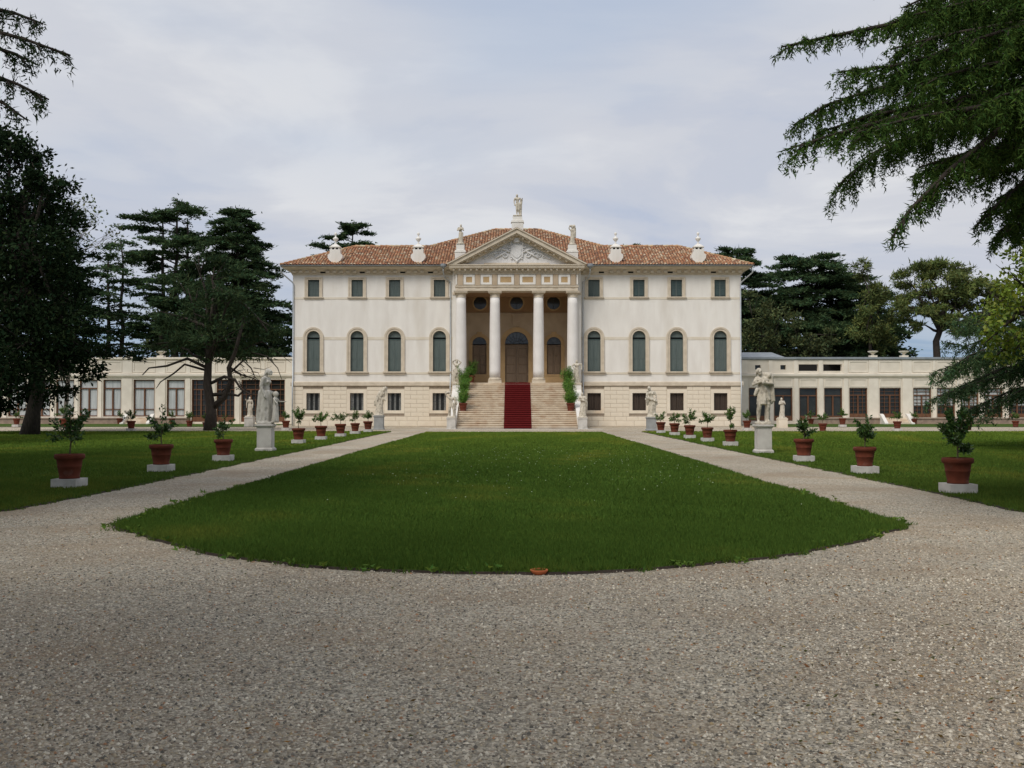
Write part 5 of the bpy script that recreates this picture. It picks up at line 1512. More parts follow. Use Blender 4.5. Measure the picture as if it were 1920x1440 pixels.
def weeping(name, label, base, trunk, branches, seed, mat, leaf=0.06, step=0.12, sec=1.6, hang=0.45, per=24, secstep=0.33, group=None, tint=1.0, extra=None, spread=0.75):
    """big conifer whose limbs carry hanging twigs: branches = lists of world points from the trunk outwards"""
    q = random.Random(seed); r = np.random.default_rng(seed)
    base = np.array(base, float)
    root = tree_root(name, label, base, group)
    tr = MB()
    tk = [np.array(p, float) - base for p in trunk]
    tr.tube(tk, [0.45 * (1 - 0.7 * i / (len(tk) - 1)) for i in range(len(tk))], 10)
    parts = []
    def needles(a, b, n, tt):
        t = r.uniform(0, 1, (n, 1))
        ax = unit((b - a)[None, :])
        Pp = a * (1 - t) + b * t + r.normal(0, leaf * 0.28, (n, 3))
        D = unit(ax * 0.7 + r.normal(size=(n, 3)) * 0.75)
        parts.append(tris(Pp, D, r.uniform(0.7, 1.3, n) * leaf, r.uniform(0.2, 0.36, n) * leaf, r, tints(r, n, 0.55, 1.4) * tt))
    def twigs(pts, L0, L1, tt, stp, skip=0.0):
        seglen = [np.linalg.norm(pts[i + 1] - pts[i]) for i in range(len(pts) - 1)]
        tot = sum(seglen); s = tot * skip
        while s < tot:
            u = s; k = 0
            while k < len(seglen) - 1 and u > seglen[k]: u -= seglen[k]; k += 1
            f = min(1, u / max(seglen[k], 1e-6))
            c = pts[k] * (1 - f) + pts[k + 1] * f
            d = unit((pts[k + 1] - pts[k])[None, :])[0]
            ln = (L0 + (L1 - L0) * s / tot) * q.uniform(0.45, 1.25)
            o_ = np.array([q.uniform(-1, 1), q.uniform(-1, 1), 0]) * 0.55 + d * 0.55
            m = c + o_ * ln * 0.45 + np.array([0, 0, -0.15 * ln]); e = m + o_ * ln * 0.18 + np.array([0, 0, -0.62 * ln])
            n = max(5, int(per * ln / 0.4))
            tw = tt * q.uniform(0.75, 1.2)
            needles(c, m, n // 2, tw); needles(m, e, n // 2 + 1, tw)
            s += stp * q.uniform(0.6, 1.4)
    for br in branches:
        pts = [np.array(p, float) - base for p in br['p']]
        th = br.get('r', 0.07)
        tr.tube(pts, [max(0.012, th * (1 - 0.9 * i / (len(pts) - 1))) for i in range(len(pts))], 6)
        tt = tint * br.get('t', 1.0)
        vis = br.get('from', 0.35)
        twigs(pts, hang * br.get('h', 1.0), hang * 0.55 * br.get('h', 1.0), tt, step, vis)
        seglen = [np.linalg.norm(pts[i + 1] - pts[i]) for i in range(len(pts) - 1)]; tot = sum(seglen)
        s = tot * vis; sd_ = 1
        while s < tot * 0.985:
            u = s; k = 0
            while k < len(seglen) - 1 and u > seglen[k]: u -= seglen[k]; k += 1
            f = min(1, u / max(seglen[k], 1e-6)); c = pts[k] * (1 - f) + pts[k + 1] * f
            d = unit((pts[k + 1] - pts[k])[None, :])[0]
            ln = sec * br.get('s', 1.0) * (1.12 - s / tot) * q.uniform(0.6, 1.3) + 0.15
            lat = np.array([-d[1], d[0], 0]) * sd_
            e = c + (d * q.uniform(0.5, 1.0) + lat * q.uniform(0.4, 1.0) * spread) * ln + np.array([0, 0, -ln * q.uniform(0.05, 0.40) * br.get('d', 1.0)])
            mid = (c + e) / 2 + np.array([0, 0, 0.06 * ln])
            tr.tube([c, mid, e], [0.018, 0.012, 0.005], 4)
            twigs([c, mid, e], hang * 0.95 * br.get('h', 1.0), hang * 0.5 * br.get('h', 1.0), tt, step)
            sd_ = -sd_
            s += secstep * q.uniform(0.7, 1.3)
    if extra: extra(parts, tr, r, q, base)
    tr.build('trunk', 'bark', root, smooth=True)
    leaf_object('crown', parts, mat, root)
    return root

def upper_crown(z0, z1, R0, n, cxy, size=0.3, num=300):
    """the tree above and beyond the picture: limbs with sprays of needles"""
    def fn(parts, tr, r, q, base):
        for b in range(n):
            t = b / n
            z = z0 + (z1 - z0) * t
            a = b * 2.399
            Rr = R0 * (1 - 0.85 * t) * q.uniform(0.75, 1.1)
            p0 = np.array([cxy[0], cxy[1], z]) - base
            p1 = p0 + np.array([math.cos(a) * Rr, math.sin(a) * Rr, -0.08 * Rr])
            bp = curve_pts(p0, p1, 4, 0.06, q, 0.02)
            tr.tube(bp, [0.07 * (1 - 0.2 * i) for i in range(5)], 5)
            m = int(num * Rr / R0) + 30
            w = r.uniform(0.1, 1, (m, 1)); ww = np.clip(w * 4, 0, 3.999); k = ww.astype(int)[:, 0]; f = ww - k[:, None]
            B_ = np.array(bp); c = B_[k] * (1 - f) + B_[k + 1] * f
            Pp = c + r.normal(size=(m, 3)) * np.array([0.6, 0.6, 0.2]) * (1.25 - 0.6 * w)
            D = unit(r.normal(size=(m, 3)) * np.array([1, 1, 0.5]) + np.array([math.cos(a), math.sin(a), -0.4]) * 0.7)
            parts.append(tris(Pp, D, r.uniform(0.7, 1.4, m) * size, r.uniform(0.35, 0.7, m) * size, r, tints(r, m)))
    return fn

# --- the cedar whose limbs reach in from the upper right
dR = 14.0
def B(pts, **k):
    d = dict(p=[pw(*p) for p in pts]); d.update(k); return d
brs = [
    B([(2660, 20, 14.2), (2300, -60, 14.2), (2000, -30, 13.9), (1800, 15, 13.6), (1640, 48, 13.3), (1530, 70, 13.2), (1468, 84, 13.1)], h=0.85, s=0.55, **{'from': 0.42}, d=0.7),
    B([(2660, -60, 14.6), (2300, -120, 15), (2000, -60, 15.2), (1850, -10, 15.2), (1740, 20, 15.2), (1690, 28, 15.2)], h=1.1, **{'from': 0.45}),
    B([(2660, 60, 14.2), (2300, 10, 13.6), (2000, 50, 13.0), (1820, 85, 12.7), (1680, 120, 12.5), (1575, 132, 12.4)], h=1.1, **{'from': 0.42}),
    B([(2660, 100, 14), (2300, 60, 14.2), (2000, 90, 14.2), (1800, 130, 14.2), (1640, 165, 14.0), (1550, 195, 13.9), (1490, 232, 13.8)], h=1.1, s=0.9, **{'from': 0.4}),
    B([(2660, 140, 14), (2300, 100, 13.4), (2000, 140, 13), (1800, 185, 12.8), (1640, 230, 12.6), (1550, 255, 12.5), (1472, 280, 12.4)], h=1.2, s=0.9, **{'from': 0.4}),
    B([(2660, 140, 14), (2300, 110, 14.8), (2000, 160, 15), (1800, 215, 15), (1660, 275, 14.8), (1590, 330, 14.7), (1570, 352, 14.7)], h=1.35, s=0.85, **{'from': 0.4}, d=1.6),
    B([(2660, 200, 14), (2300, 150, 13.2), (2040, 190, 12.4), (1880, 240, 12), (1780, 320, 11.8), (1710, 390, 11.7), (1672, 448, 11.6)], h=0.9, s=0.4, t=0.8, **{'from': 0.38}, d=1.2),
    B([(2660, 180, 14), (2300, 170, 14.6), (2050, 200, 14.8), (1900, 255, 14.8), (1800, 320, 14.7), (1740, 372, 14.6)], h=1.2, s=0.8, t=0.75, **{'from': 0.35}, d=1.4),
    B([(2660, 220, 14), (2300, 220, 13.4), (2080, 260, 13), (1960, 310, 12.8), (1880, 375, 12.7), (1830, 425, 12.6)], h=0.9, s=0.5, t=0.8, **{'from': 0.4}, d=1.2),
    B([(2660, 240, 14), (2350, 240, 14.6), (2120, 280, 14.8), (2000, 330, 14.8), (1920, 390, 14.7), (1870, 440, 14.6)], h=0.9, s=0.5, t=0.8, **{'from': 0.4}, d=1.2),
    B([(2660, 0, 14), (2300, 20, 12.6), (2050, 20, 12), (1900, 50, 11.8), (1800, 80, 11.7)], h=1.2, s=1.1, **{'from': 0.3}),
    B([(2660, 120, 14), (2300, 90, 12.6), (2100, 110, 12), (1960, 150, 11.6), (1850, 190, 11.5)], h=1.3, s=1.0, t=0.85, **{'from': 0.3}),
]
def silh(y):
    ks = [(-20, 1640), (40, 1640), (83, 1500), (110, 1600), (150, 1590), (200, 1520), (250, 1490), (300, 1490), (340, 1590), (380, 1720), (430, 1800), (500, 1880)]
    for (a, xa), (b, xb) in zip(ks[:-1], ks[1:]):
        if a <= y <= b: return xa + (xb - xa) * (y - a) / (b - a)
    return 1880
qf = random.Random(5)
for i in range(46):
    y = -20 + 370 * (i / 46) ** 1.1 + qf.uniform(-10, 10)
    x = silh(y) + 30 + (1960 - silh(y)) * qf.random() ** 1.1
    dd = 14 + qf.uniform(-2.6, 2.6)
    up_ = qf.uniform(40, 90)
    brs.append(B([(2660, y * 0.4 + 20, 14), (max(x + 420, 2250), y - up_ - 30, (14 + dd) / 2), (x + 230, y - up_, dd), (x + 100, y - up_ * 0.55, dd), (x, y, dd)], h=qf.uniform(0.9, 1.3), s=0.75, t=qf.uniform(0.75, 1.0), r=0.06, d=1.2, **{'from': 0.45}))
for i in range(12):
    x = 1840 + 90 * qf.random() ; y = 300 + 150 * (i / 12) + (x - 1840) * 0.5
    dd = 14 + qf.uniform(-2.0, 2.0)
    brs.append(B([(2660, 160, 14), (2350, y - 150, (14 + dd) / 2), (x + 230, y - 110, dd), (x + 100, y - 60, dd), (x, y, dd)], h=qf.uniform(0.9, 1.3), s=0.6, t=qf.uniform(0.6, 0.85), r=0.05, d=1.2, **{'from': 0.45}))
weeping('deodar_cedar', 'near cedar whose drooping green limbs hang in from the upper right corner', (12.5, 14, 0), [(12.5, 14, 0), (12.55, 14, 4), (12.5, 14.1, 9), (12.6, 14, 14), (12.5, 14, 19)], brs, 71, 'leaf_cedar_near', leaf=0.07, step=0.07, sec=1.45, hang=0.36, per=50, secstep=0.19,
        extra=upper_crown(10.2, 20, 7.5, 60, (12.5, 14), 0.42, 330))
# --- the cedar at the upper left corner
brl = [
    B([(-900, 40, 13), (-500, -40, 13), (-200, -30, 12.8), (-60, 0, 12.6), (20, 18, 12.5), (72, 38, 12.4)], h=0.8, s=0.5, **{'from': 0.5}),
    B([(-900, 60, 13), (-500, 20, 12.6), (-200, 20, 12.2), (-60, 40, 12), (40, 68, 11.9), (124, 98, 11.8)], h=0.8, s=0.5, **{'from': 0.5}),
    B([(-900, 90, 13), (-500, 50, 13.4), (-200, 60, 13.4), (-60, 70, 13.3), (20, 95, 13.2), (60, 115, 13.2)], h=1.0, s=0.6, **{'from': 0.5}),
    B([(-900, 140, 13), (-500, 90, 12.8), (-200, 100, 12.6), (-50, 125, 12.4), (30, 155, 12.3), (84, 182, 12.2)], h=0.8, s=0.5, **{'from': 0.5}),
    B([(-900, 170, 13), (-500, 120, 13.4), (-200, 130, 13.4), (-60, 160, 13.3), (0, 190, 13.2), (45, 222, 13.2)], h=0.8, s=0.5, **{'from': 0.5}),
]
weeping('deodar_cedar', 'near cedar whose dark twig tips show in the upper left corner', (-12.6, 13, 0), [(-12.6, 13, 0), (-12.55, 13, 4), (-12.6, 13.1, 9), (-12.5, 13, 14), (-12.6, 13, 19)], brl, 72, 'leaf_cedar', leaf=0.075, step=0.09, sec=1.2, hang=0.42, per=30, secstep=0.26, tint=0.55,
        extra=upper_crown(9.6, 20, 7.5, 60, (-12.6, 13), 0.42, 330))
# --- unseen cedars added beside and behind the viewer to shade gravel and left lawn
def shade_tree(label, x, y, h, rad, seed, z0=3.5):
    weeping('deodar_cedar', label, (x, y, 0), [(x, y, 0), (x, y, h * 0.3), (x + 0.1, y, h * 0.6), (x, y, h)], [], seed, 'leaf_cedar', extra=upper_crown(z0, h, rad, 64, (x, y), 0.75, 260), group='unseen cedars added to shade the gravel')
shade_tree('unseen tall cedar added for shade behind the viewer to the left of the gravel', -9.5, -4.0, 20, 8.5, 75, 7.5)
shade_tree('unseen tall cedar added for shade behind the viewer to the right of the gravel', 10.0, -4.5, 20, 8.0, 76, 7.5)
shade_tree('unseen tall cedar added for shade just outside the left side of the picture', -21.0, 20, 23, 8.2, 79, 6.5)
shade_tree('unseen tall cedar added for shade beside the near end of the left lawn, outside the picture', -16.0, 6.0, 21, 7.6, 85, 4.0)
shade_tree('unseen tall cedar added for shade farther along the left side outside the picture', -30.5, 38, 20, 8.5, 80, 4.5)
shade_tree('unseen tall cedar added for shade just outside the right side of the picture', 21.5, 25, 19, 7.5, 84, 4.5)

# --- dark evergreen at the left edge
d = 55.0; k = d / 1900
cl = []
for (px, py, rp, dd) in [(5, 290, 55, 0), (45, 300, 42, 1), (85, 325, 36, -1), (112, 345, 24, 0), (40, 370, 80, 0), (95, 420, 52, 1), (30, 460, 100, -1), (95, 500, 55, 1), (120, 545, 38, 0), (40, 560, 105, 1), (115, 600, 62, -1), (142, 635, 40, 0), (166, 672, 32, 0), (40, 650, 100, -2), (110, 690, 58, 1),
                         (168, 700, 24, 1), (128, 735, 22, 0), (20, 715, 60, 1), (-80, 330, 110, 0), (-90, 480, 140, 1), (-90, 620, 140, 0), (-70, 700, 80, 0), (-40, 270, 70, 0), (70, 735, 30, 2), (-10, 745, 35, 0), (60, 280, 26, 2)]:
    c = pw(px, py, d + dd * 1.3); cl.append((c, (rp * k, rp * k * 0.95, rp * k * 0.85)))
bx = pw(55, 816, d)
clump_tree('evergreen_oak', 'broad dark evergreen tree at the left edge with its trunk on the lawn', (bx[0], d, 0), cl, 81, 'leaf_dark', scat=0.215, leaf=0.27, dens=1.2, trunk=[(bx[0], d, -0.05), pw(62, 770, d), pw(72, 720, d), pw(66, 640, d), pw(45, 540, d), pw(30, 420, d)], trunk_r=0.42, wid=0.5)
# conifer mingled with it: spiky tips on the right flank
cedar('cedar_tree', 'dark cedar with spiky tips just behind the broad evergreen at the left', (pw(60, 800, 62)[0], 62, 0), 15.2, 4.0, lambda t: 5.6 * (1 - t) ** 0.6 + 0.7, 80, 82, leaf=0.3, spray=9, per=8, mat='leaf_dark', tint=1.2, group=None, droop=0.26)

# --- tree with twin bent trunks before the left wing
d = 66.0; k = d / 1900
cl = []
for (px, py, rp, ry, dd) in [(400, 500, 46, 26, 0), (350, 540, 52, 30, 1), (440, 545, 54, 30, -1), (390, 575, 60, 34, 0), (330, 600, 46, 24, 1), (470, 600, 46, 30, 0), (400, 630, 70, 32, -1), (335, 650, 50, 22, 0), (460, 650, 56, 26, 1), (505, 630, 26, 26, 0), (300, 655, 26, 14, 1), (410, 665, 60, 18, 1), (370, 480, 30, 18, 0)]:
    cl.append((pw(px, py, d + dd * 1.4), (rp * k, rp * k, ry * k)))
b0 = pw(394, 807, d)
root = clump_tree('twin_trunked_tree', 'dark tree with two bent trunks and bare lower boughs before the left wing', (b0[0], d, 0), cl, 83, 'leaf_cedar', leaf=0.32, dens=0.8, trunk=[(b0[0], d, -0.05), pw(396, 770, d), pw(388, 720, d), pw(390, 680, d), pw(396, 620, d), pw(400, 540, d)], trunk_r=0.36, shape='tri', wid=0.38, tint=0.6)
tw = MB()
bs = np.array([b0[0], d, 0])
def limb(pts, r0, r1, dd=0):
    n_ = len(pts)
    tw.tube([pw(x, y, d + dd * (i / n_)) - bs for i, (x, y) in enumerate(pts)], [r0 + (r1 - r0) * i / (n_ - 1) for i in range(n_)], 6)
limb([(398, 765), (420, 745), (432, 715), (428, 690), (440, 660), (455, 600)], 0.22, 0.10, -1)
limb([(388, 690), (350, 672), (312, 686), (278, 690), (266, 703)], 0.12, 0.03, -2)
limb([(388, 695), (345, 683), (325, 700), (300, 716), (292, 728)], 0.09, 0.02, 1)
limb([(396, 718), (420, 706), (440, 712), (452, 730), (470, 740), (478, 738)], 0.12, 0.03, -2)
limb([(430, 700), (455, 676), (470, 690), (478, 708)], 0.09, 0.02, 1)
limb([(400, 740), (425, 738), (446, 742), (462, 728)], 0.14, 0.05, -1)
limb([(432, 690), (450, 702), (470, 708), (490, 716)], 0.08, 0.015, 2)
limb([(470, 660), (500, 668), (520, 690), (528, 712)], 0.06, 0.015, -1)
limb([(455, 655), (490, 640), (520, 660), (545, 680)], 0.06, 0.012, 1)
for i in range(26):
    a_ = random.Random(900 + i)
    x, y = a_.uniform(415, 475), a_.uniform(685, 735)
    limb([(x, y), (x + a_.uniform(-14, 20), y + a_.uniform(-14, 10)), (x + a_.uniform(-24, 34), y + a_.uniform(-18, 22))], 0.03, 0.007, a_.uniform(-2, 2))
tw.build('bare_boughs', 'bark', root, smooth=True)

# --- cedars behind the left wing
def behind(px, d): return ((px - 967) / 1900 * d, d, 0.0)
cedar('cedar_tree', 'thin cedar with two slim trunks forking above the left wing', behind(215, 118), 21.5, 6.5, lambda t: 5.0 - 1.6 * t, 46, 91, leaf=0.38, spray=9, per=7, leaders=[(-1.0, 0, 0.9), (0.5, 0.4, 1.0)], trunk_r=0.42, tint=1.15)
cedar('cedar_tree', 'tall flat layered cedar with parallel trunks above the left wing', behind(315, 120), 26.6, 9.0, lambda t: 5.6 - 1.6 * max(0, t - 0.8) / 0.2, 84, 92, leaf=0.38, spray=12, per=9, leaders=[(-0.9, 0, 0.93), (0.7, 0.3, 1.0), (2.2, -0.4, 0.9)], trunk_r=0.5, tint=1.0)
cedar('cedar_tree', 'dense cone shaped cedar close to the left corner of the villa', behind(446, 116), 24.6, 4.0, lambda t: 7.2 * (1 - t) ** 0.62 + 0.9, 150, 93, leaf=0.38, spray=13, per=10, trunk_r=0.55, tint=0.8, droop=0.2)
cedar('cedar_tree', 'shadowy lower cedar filling the gap above the left wing', behind(385, 110), 15.0, 4.0, lambda t: 6.5 * (1 - t) ** 0.5 + 0.8, 70, 94, leaf=0.38, spray=11, per=9, trunk_r=0.4, tint=0.85)
cl = [(pw(295 + a, 600 + b, 128), (1.9, 1.9, 1.6)) for a, b in ((0, 0), (18, -40), (30, 10), (5, 45), (30, 50), (35, -70))]
clump_tree('pine_tree', 'lighter green pine glimpsed between the cedars above the left wing', behind(312, 128), cl, 95, 'leaf_olive', leaf=0.4, dens=1.0, trunk=[behind(312, 128), pw(312, 640, 128), pw(310, 560, 128)], trunk_r=0.3, shape='tri', wid=0.5)
# bare branching tree beside the dark evergreen
d = 84.0
bt = thing('bare_tree', 'thin half bare tree with forked twigs right of the dark evergreen', 'tree', behind(120, d))
tm = MB(); bs = np.array(behind(120, d)); bare_tips = []
def grow(p, dirv, ln, rad, lev, q):
    e = p + dirv * ln
    m = (p + e) / 2 + np.array([q.uniform(-1, 1), q.uniform(-1, 1), q.uniform(-1, 1)]) * ln * 0.07
    tm.tube([p, m, e], [rad, rad * 0.8, rad * 0.6], 5)
    if lev == 0: bare_tips.append(e); return
    for _ in range(3 if lev > 2 else 2):
        nd = unit((dirv + np.array([q.uniform(-1, 1), q.uniform(-1, 1), q.uniform(-0.3, 0.7)]) * 0.62)[None])[0]
        grow(e, nd, ln * q.uniform(0.6, 0.82), rad * 0.58, lev - 1, q)
grow(np.zeros(3), np.array([0.05, 0, 1.0]), 6.2, 0.2, 5, random.Random(33))
tm.build('trunk', 'bark_pale', bt)
r = np.random.default_rng(5); tp = np.array(bare_tips); tp = tp[r.random(len(tp)) < 0.55]
tp = np.repeat(tp, 9, 0) + r.normal(0, 0.22, (len(tp) * 9, 3))
leaf_object('crown', [quads(tp, unit(r.normal(size=tp.shape)), r.uniform(0.2, 0.34, len(tp)), r.uniform(0.12, 0.2, len(tp)), r, tints(r, len(tp)))], 'leaf_olive', bt)
# --- cedar tops behind the villa roof
cedar('cedar_tree', 'cedar top rising behind the left half of the villa roof', behind(662, 126), 24.6, 15.0, lambda t: 5.6 * (1 - t) ** 0.55 + 0.6, 46, 96, leaf=0.38, spray=12, per=10, trunk_r=0.4, layers=6, up=0.2, tint=0.9)
cedar('cedar_tree', 'small cedar tip showing behind the right half of the villa roof', behind(1203, 132), 22.6, 16.5, lambda t: 4.6 * (1 - t) ** 0.6 + 0.9, 26, 97, leaf=0.38, spray=10, per=8, trunk_r=0.35, layers=4, tint=0.9, lean=(-1.0, 0))
# --- right of the villa
cedar('cedar_tree', 'dark cedar standing close behind the right corner of the villa', behind(1383, 112), 19.2, 4.0, lambda t: 5.2 * (1 - t) ** 0.45 + 1.0, 95, 98, leaf=0.38, spray=12, per=10, trunk_r=0.5, tint=0.8)
cedar('cedar_tree', 'big spreading cedar with level plates of needles behind the right wing', behind(1515, 114), 18.6, 4.0, lambda t: 8.6 * (1 - t ** 2.2) ** 0.6 + 1.6, 140, 99, leaf=0.38, spray=12, per=9, trunk_r=0.6, layers=11, tint=0.9, droop=0.2)
cedar('cedar_tree', 'dark cedar with a drooping right flank above the roof urns', behind(1612, 112), 15.2, 4.0, lambda t: 5.6 * (1 - t) ** 0.6 + 1.0, 80, 100, leaf=0.38, spray=12, per=9, trunk_r=0.45, tint=0.85, droop=0.22)
d = 104.0; k = d / 1900
cl = [(pw(px, py, d + dd), (rp * k, rp * k, rp * k * 0.8)) for px, py, rp, dd in ((1626, 490, 14, 0), (1615, 510, 22, 1), (1655, 545, 24, 0), (1630, 570, 34, 0), (1648, 600, 34, 1), (1625, 615, 30, -1), (1645, 640, 30, 0), (1612, 590, 22, 1))]
clump_tree('pine_tree', 'yellowish green pine between the big cedar and the stone pine', behind(1632, d), cl, 101, 'leaf_pine', leaf=0.36, dens=1.6, trunk=[behind(1632, d), pw(1632, 640, d), pw(1634, 590, d), pw(1630, 545, d)], trunk_r=0.22, shape='tri', wid=0.4, tint=0.75)
d = 100.0; k = d / 1900
cl = []
for px, py, rp, ry in ((1700, 520, 26, 16), (1735, 508, 36, 16), (1780, 515, 36, 18), (1815, 525, 32, 18), (1850, 545, 30, 18), (1700, 555, 26, 16), (1745, 545, 34, 18), (1795, 555, 34, 18), (1840, 580, 30, 16), (1715, 590, 24, 12), (1690, 578, 18, 10), (1760, 580, 22, 12), (1870, 560, 30, 18), (1725, 608, 16, 8), (1820, 610, 26, 14), (1780, 600, 26, 12), (1850, 605, 30, 16), (1740, 575, 26, 12), (1880, 590, 34, 20), (1700, 600, 16, 8)):
    cl.append((pw(px, py, d + (px % 7 - 3) * 0.5), (rp * k * 1.2, rp * k * 1.3, ry * k * 1.15)))
clump_tree('stone_pine', 'umbrella shaped stone pine with a bare forked trunk behind the right wing', behind(1765, d), cl, 102, 'leaf_pine', leaf=0.38, dens=2.5, trunk=[behind(1765, d), pw(1757, 680, d), pw(1755, 640, d), pw(1762, 622, d), pw(1768, 590, d), pw(1772, 560, d)], trunk_r=0.42, shape='tri', wid=0.42, tint=0.85, barkm='bark')
d = 100.0; k = d / 1900
for (name, label, px, cl_, mt, sd_) in (
        ('olive_tree', 'mid green bushy tree beside the right corner of the villa', 1425, ((1415, 600, 26), (1440, 580, 28), (1465, 590, 24), (1430, 630, 34), (1462, 625, 30), (1410, 650, 28), (1450, 660, 34), (1405, 560, 16)), 'leaf_olive', 103),
        ('olive_tree', 'greyish bushy tree low above the attic openings of the right wing', 1520, ((1490, 610, 22), (1510, 640, 26), (1540, 650, 26), (1555, 630, 20), (1495, 655, 26), (1525, 662, 24)), 'leaf_olive', 104)):
    cl = [(pw(a, b, d + (a % 5 - 2) * 0.6), (c * k, c * k, c * k * 0.85)) for a, b, c in cl_]
    clump_tree(name, label, behind(px, d), cl, sd_, mt, leaf=0.34, dens=0.9, trunk=[behind(px, d), pw(px, 690, d), pw(px, 630, d)], trunk_r=0.22, tint=0.8, wid=0.5)
# dark undergrowth that closes the view under those crowns
for i, (a0, a1, n_, sd_, lab) in enumerate(((1395, 1700, 16, 105, 'dark line of shrubs behind the parapet of the right wing'), (300, 545, 12, 106, 'dark line of shrubs behind the parapet of the left wing'))):
    d = 122.0; k = d / 1900
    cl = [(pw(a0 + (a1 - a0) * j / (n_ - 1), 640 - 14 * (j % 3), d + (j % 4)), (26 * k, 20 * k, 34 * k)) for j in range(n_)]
    px = (a0 + a1) / 2
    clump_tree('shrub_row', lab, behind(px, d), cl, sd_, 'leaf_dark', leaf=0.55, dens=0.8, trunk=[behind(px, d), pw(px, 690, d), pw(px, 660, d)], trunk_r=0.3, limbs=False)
# --- nearer trees at the right edge
d = 33.0; k = d / 1900
cl = [(pw(px, py, d + dd), (rp * k, rp * k, rp * k * 0.8)) for px, py, rp, dd in ((1900, 515, 38, 1), (1870, 560, 34, 0), (1915, 590, 50, -1), (1875, 620, 40, 1), (1850, 640, 26, 0), (1905, 655, 44, 0), (1865, 670, 28, 1), (1960, 540, 80, 0), (1970, 640, 80, 1), (1845, 600, 22, 0), (1930, 480, 40, 0))]
clump_tree('broadleaf_tree', 'bright yellow green leafy tree at the right edge', behind(1985, d), cl, 107, 'leaf_bright', leaf=0.17, dens=0.62, trunk=[behind(1985, d), pw(1985, 700, d), pw(1975, 620, d), pw(1965, 560, d)], trunk_r=0.25, wid=0.6)
def BB(pts, **kk):
    q_ = dict(p=[pw(*p) for p in pts]); q_.update(kk); return q_
d = 38.0
brs = [BB([(2050, 640, d), (1960, 640, d), (1880, 655, d - 1), (1800, 680, d - 1), (1745, 700, d - 1)], **{'from': 0.2}),
       BB([(2050, 600, d), (1950, 600, d + 1), (1870, 625, d + 1), (1810, 650, d + 1), (1770, 640, d + 1)], **{'from': 0.25}),
       BB([(2050, 690, d), (1960, 690, d), (1890, 700, d), (1820, 720, d), (1775, 738, d)], **{'from': 0.2}),
       BB([(2050, 690, d), (1960, 680, d + 2), (1880, 690, d + 2), (1800, 725, d + 2), (1740, 752, d + 2)], **{'from': 0.3}),
       BB([(2050, 720, d), (1970, 715, d + 1), (1900, 730, d + 1), (1850, 752, d + 1), (1810, 770, d + 1)], **{'from': 0.2}),
       BB([(2050, 560, d), (1960, 570, d), (1890, 590, d), (1830, 610, d), (1790, 600, d)], t=1.2, **{'from': 0.3}),
       BB([(2050, 660, d), (1980, 660, d - 1), (1920, 680, d - 1), (1880, 700, d - 1)], **{'from': 0.1}),
       BB([(2050, 620, d), (1960, 615, d - 2), (1890, 640, d - 2), (1820, 665, d - 2), (1780, 690, d - 2)], **{'from': 0.2}),
       BB([(2050, 650, d), (1960, 655, d + 3), (1880, 668, d + 3), (1800, 690, d + 3), (1760, 716, d + 3)], **{'from': 0.2}),
       BB([(2050, 700, d), (1980, 700, d - 2), (1930, 720, d - 2), (1880, 752, d - 2), (1850, 775, d - 2)], **{'from': 0.2}),
       BB([(2050, 580, d), (1970, 560, d + 2), (1890, 570, d + 2), (1830, 590, d + 2), (1800, 625, d + 2)], **{'from': 0.2})]
bx = pw(2050, 760, d)
weeping('drooping_conifer', 'drooping conifer boughs hanging before the right end of the right wing', (bx[0], d, 0), [(bx[0], d, 0), (bx[0], d, 3), (bx[0] + 0.1, d, 6), (bx[0], d, 9.5)], brs, 108, 'leaf_cedar', leaf=0.15, step=0.13, sec=1.7, hang=0.75, per=17, secstep=0.30, tint=1.15,
        extra=upper_crown(4.5, 9.8, 3.2, 26, (bx[0], d)))
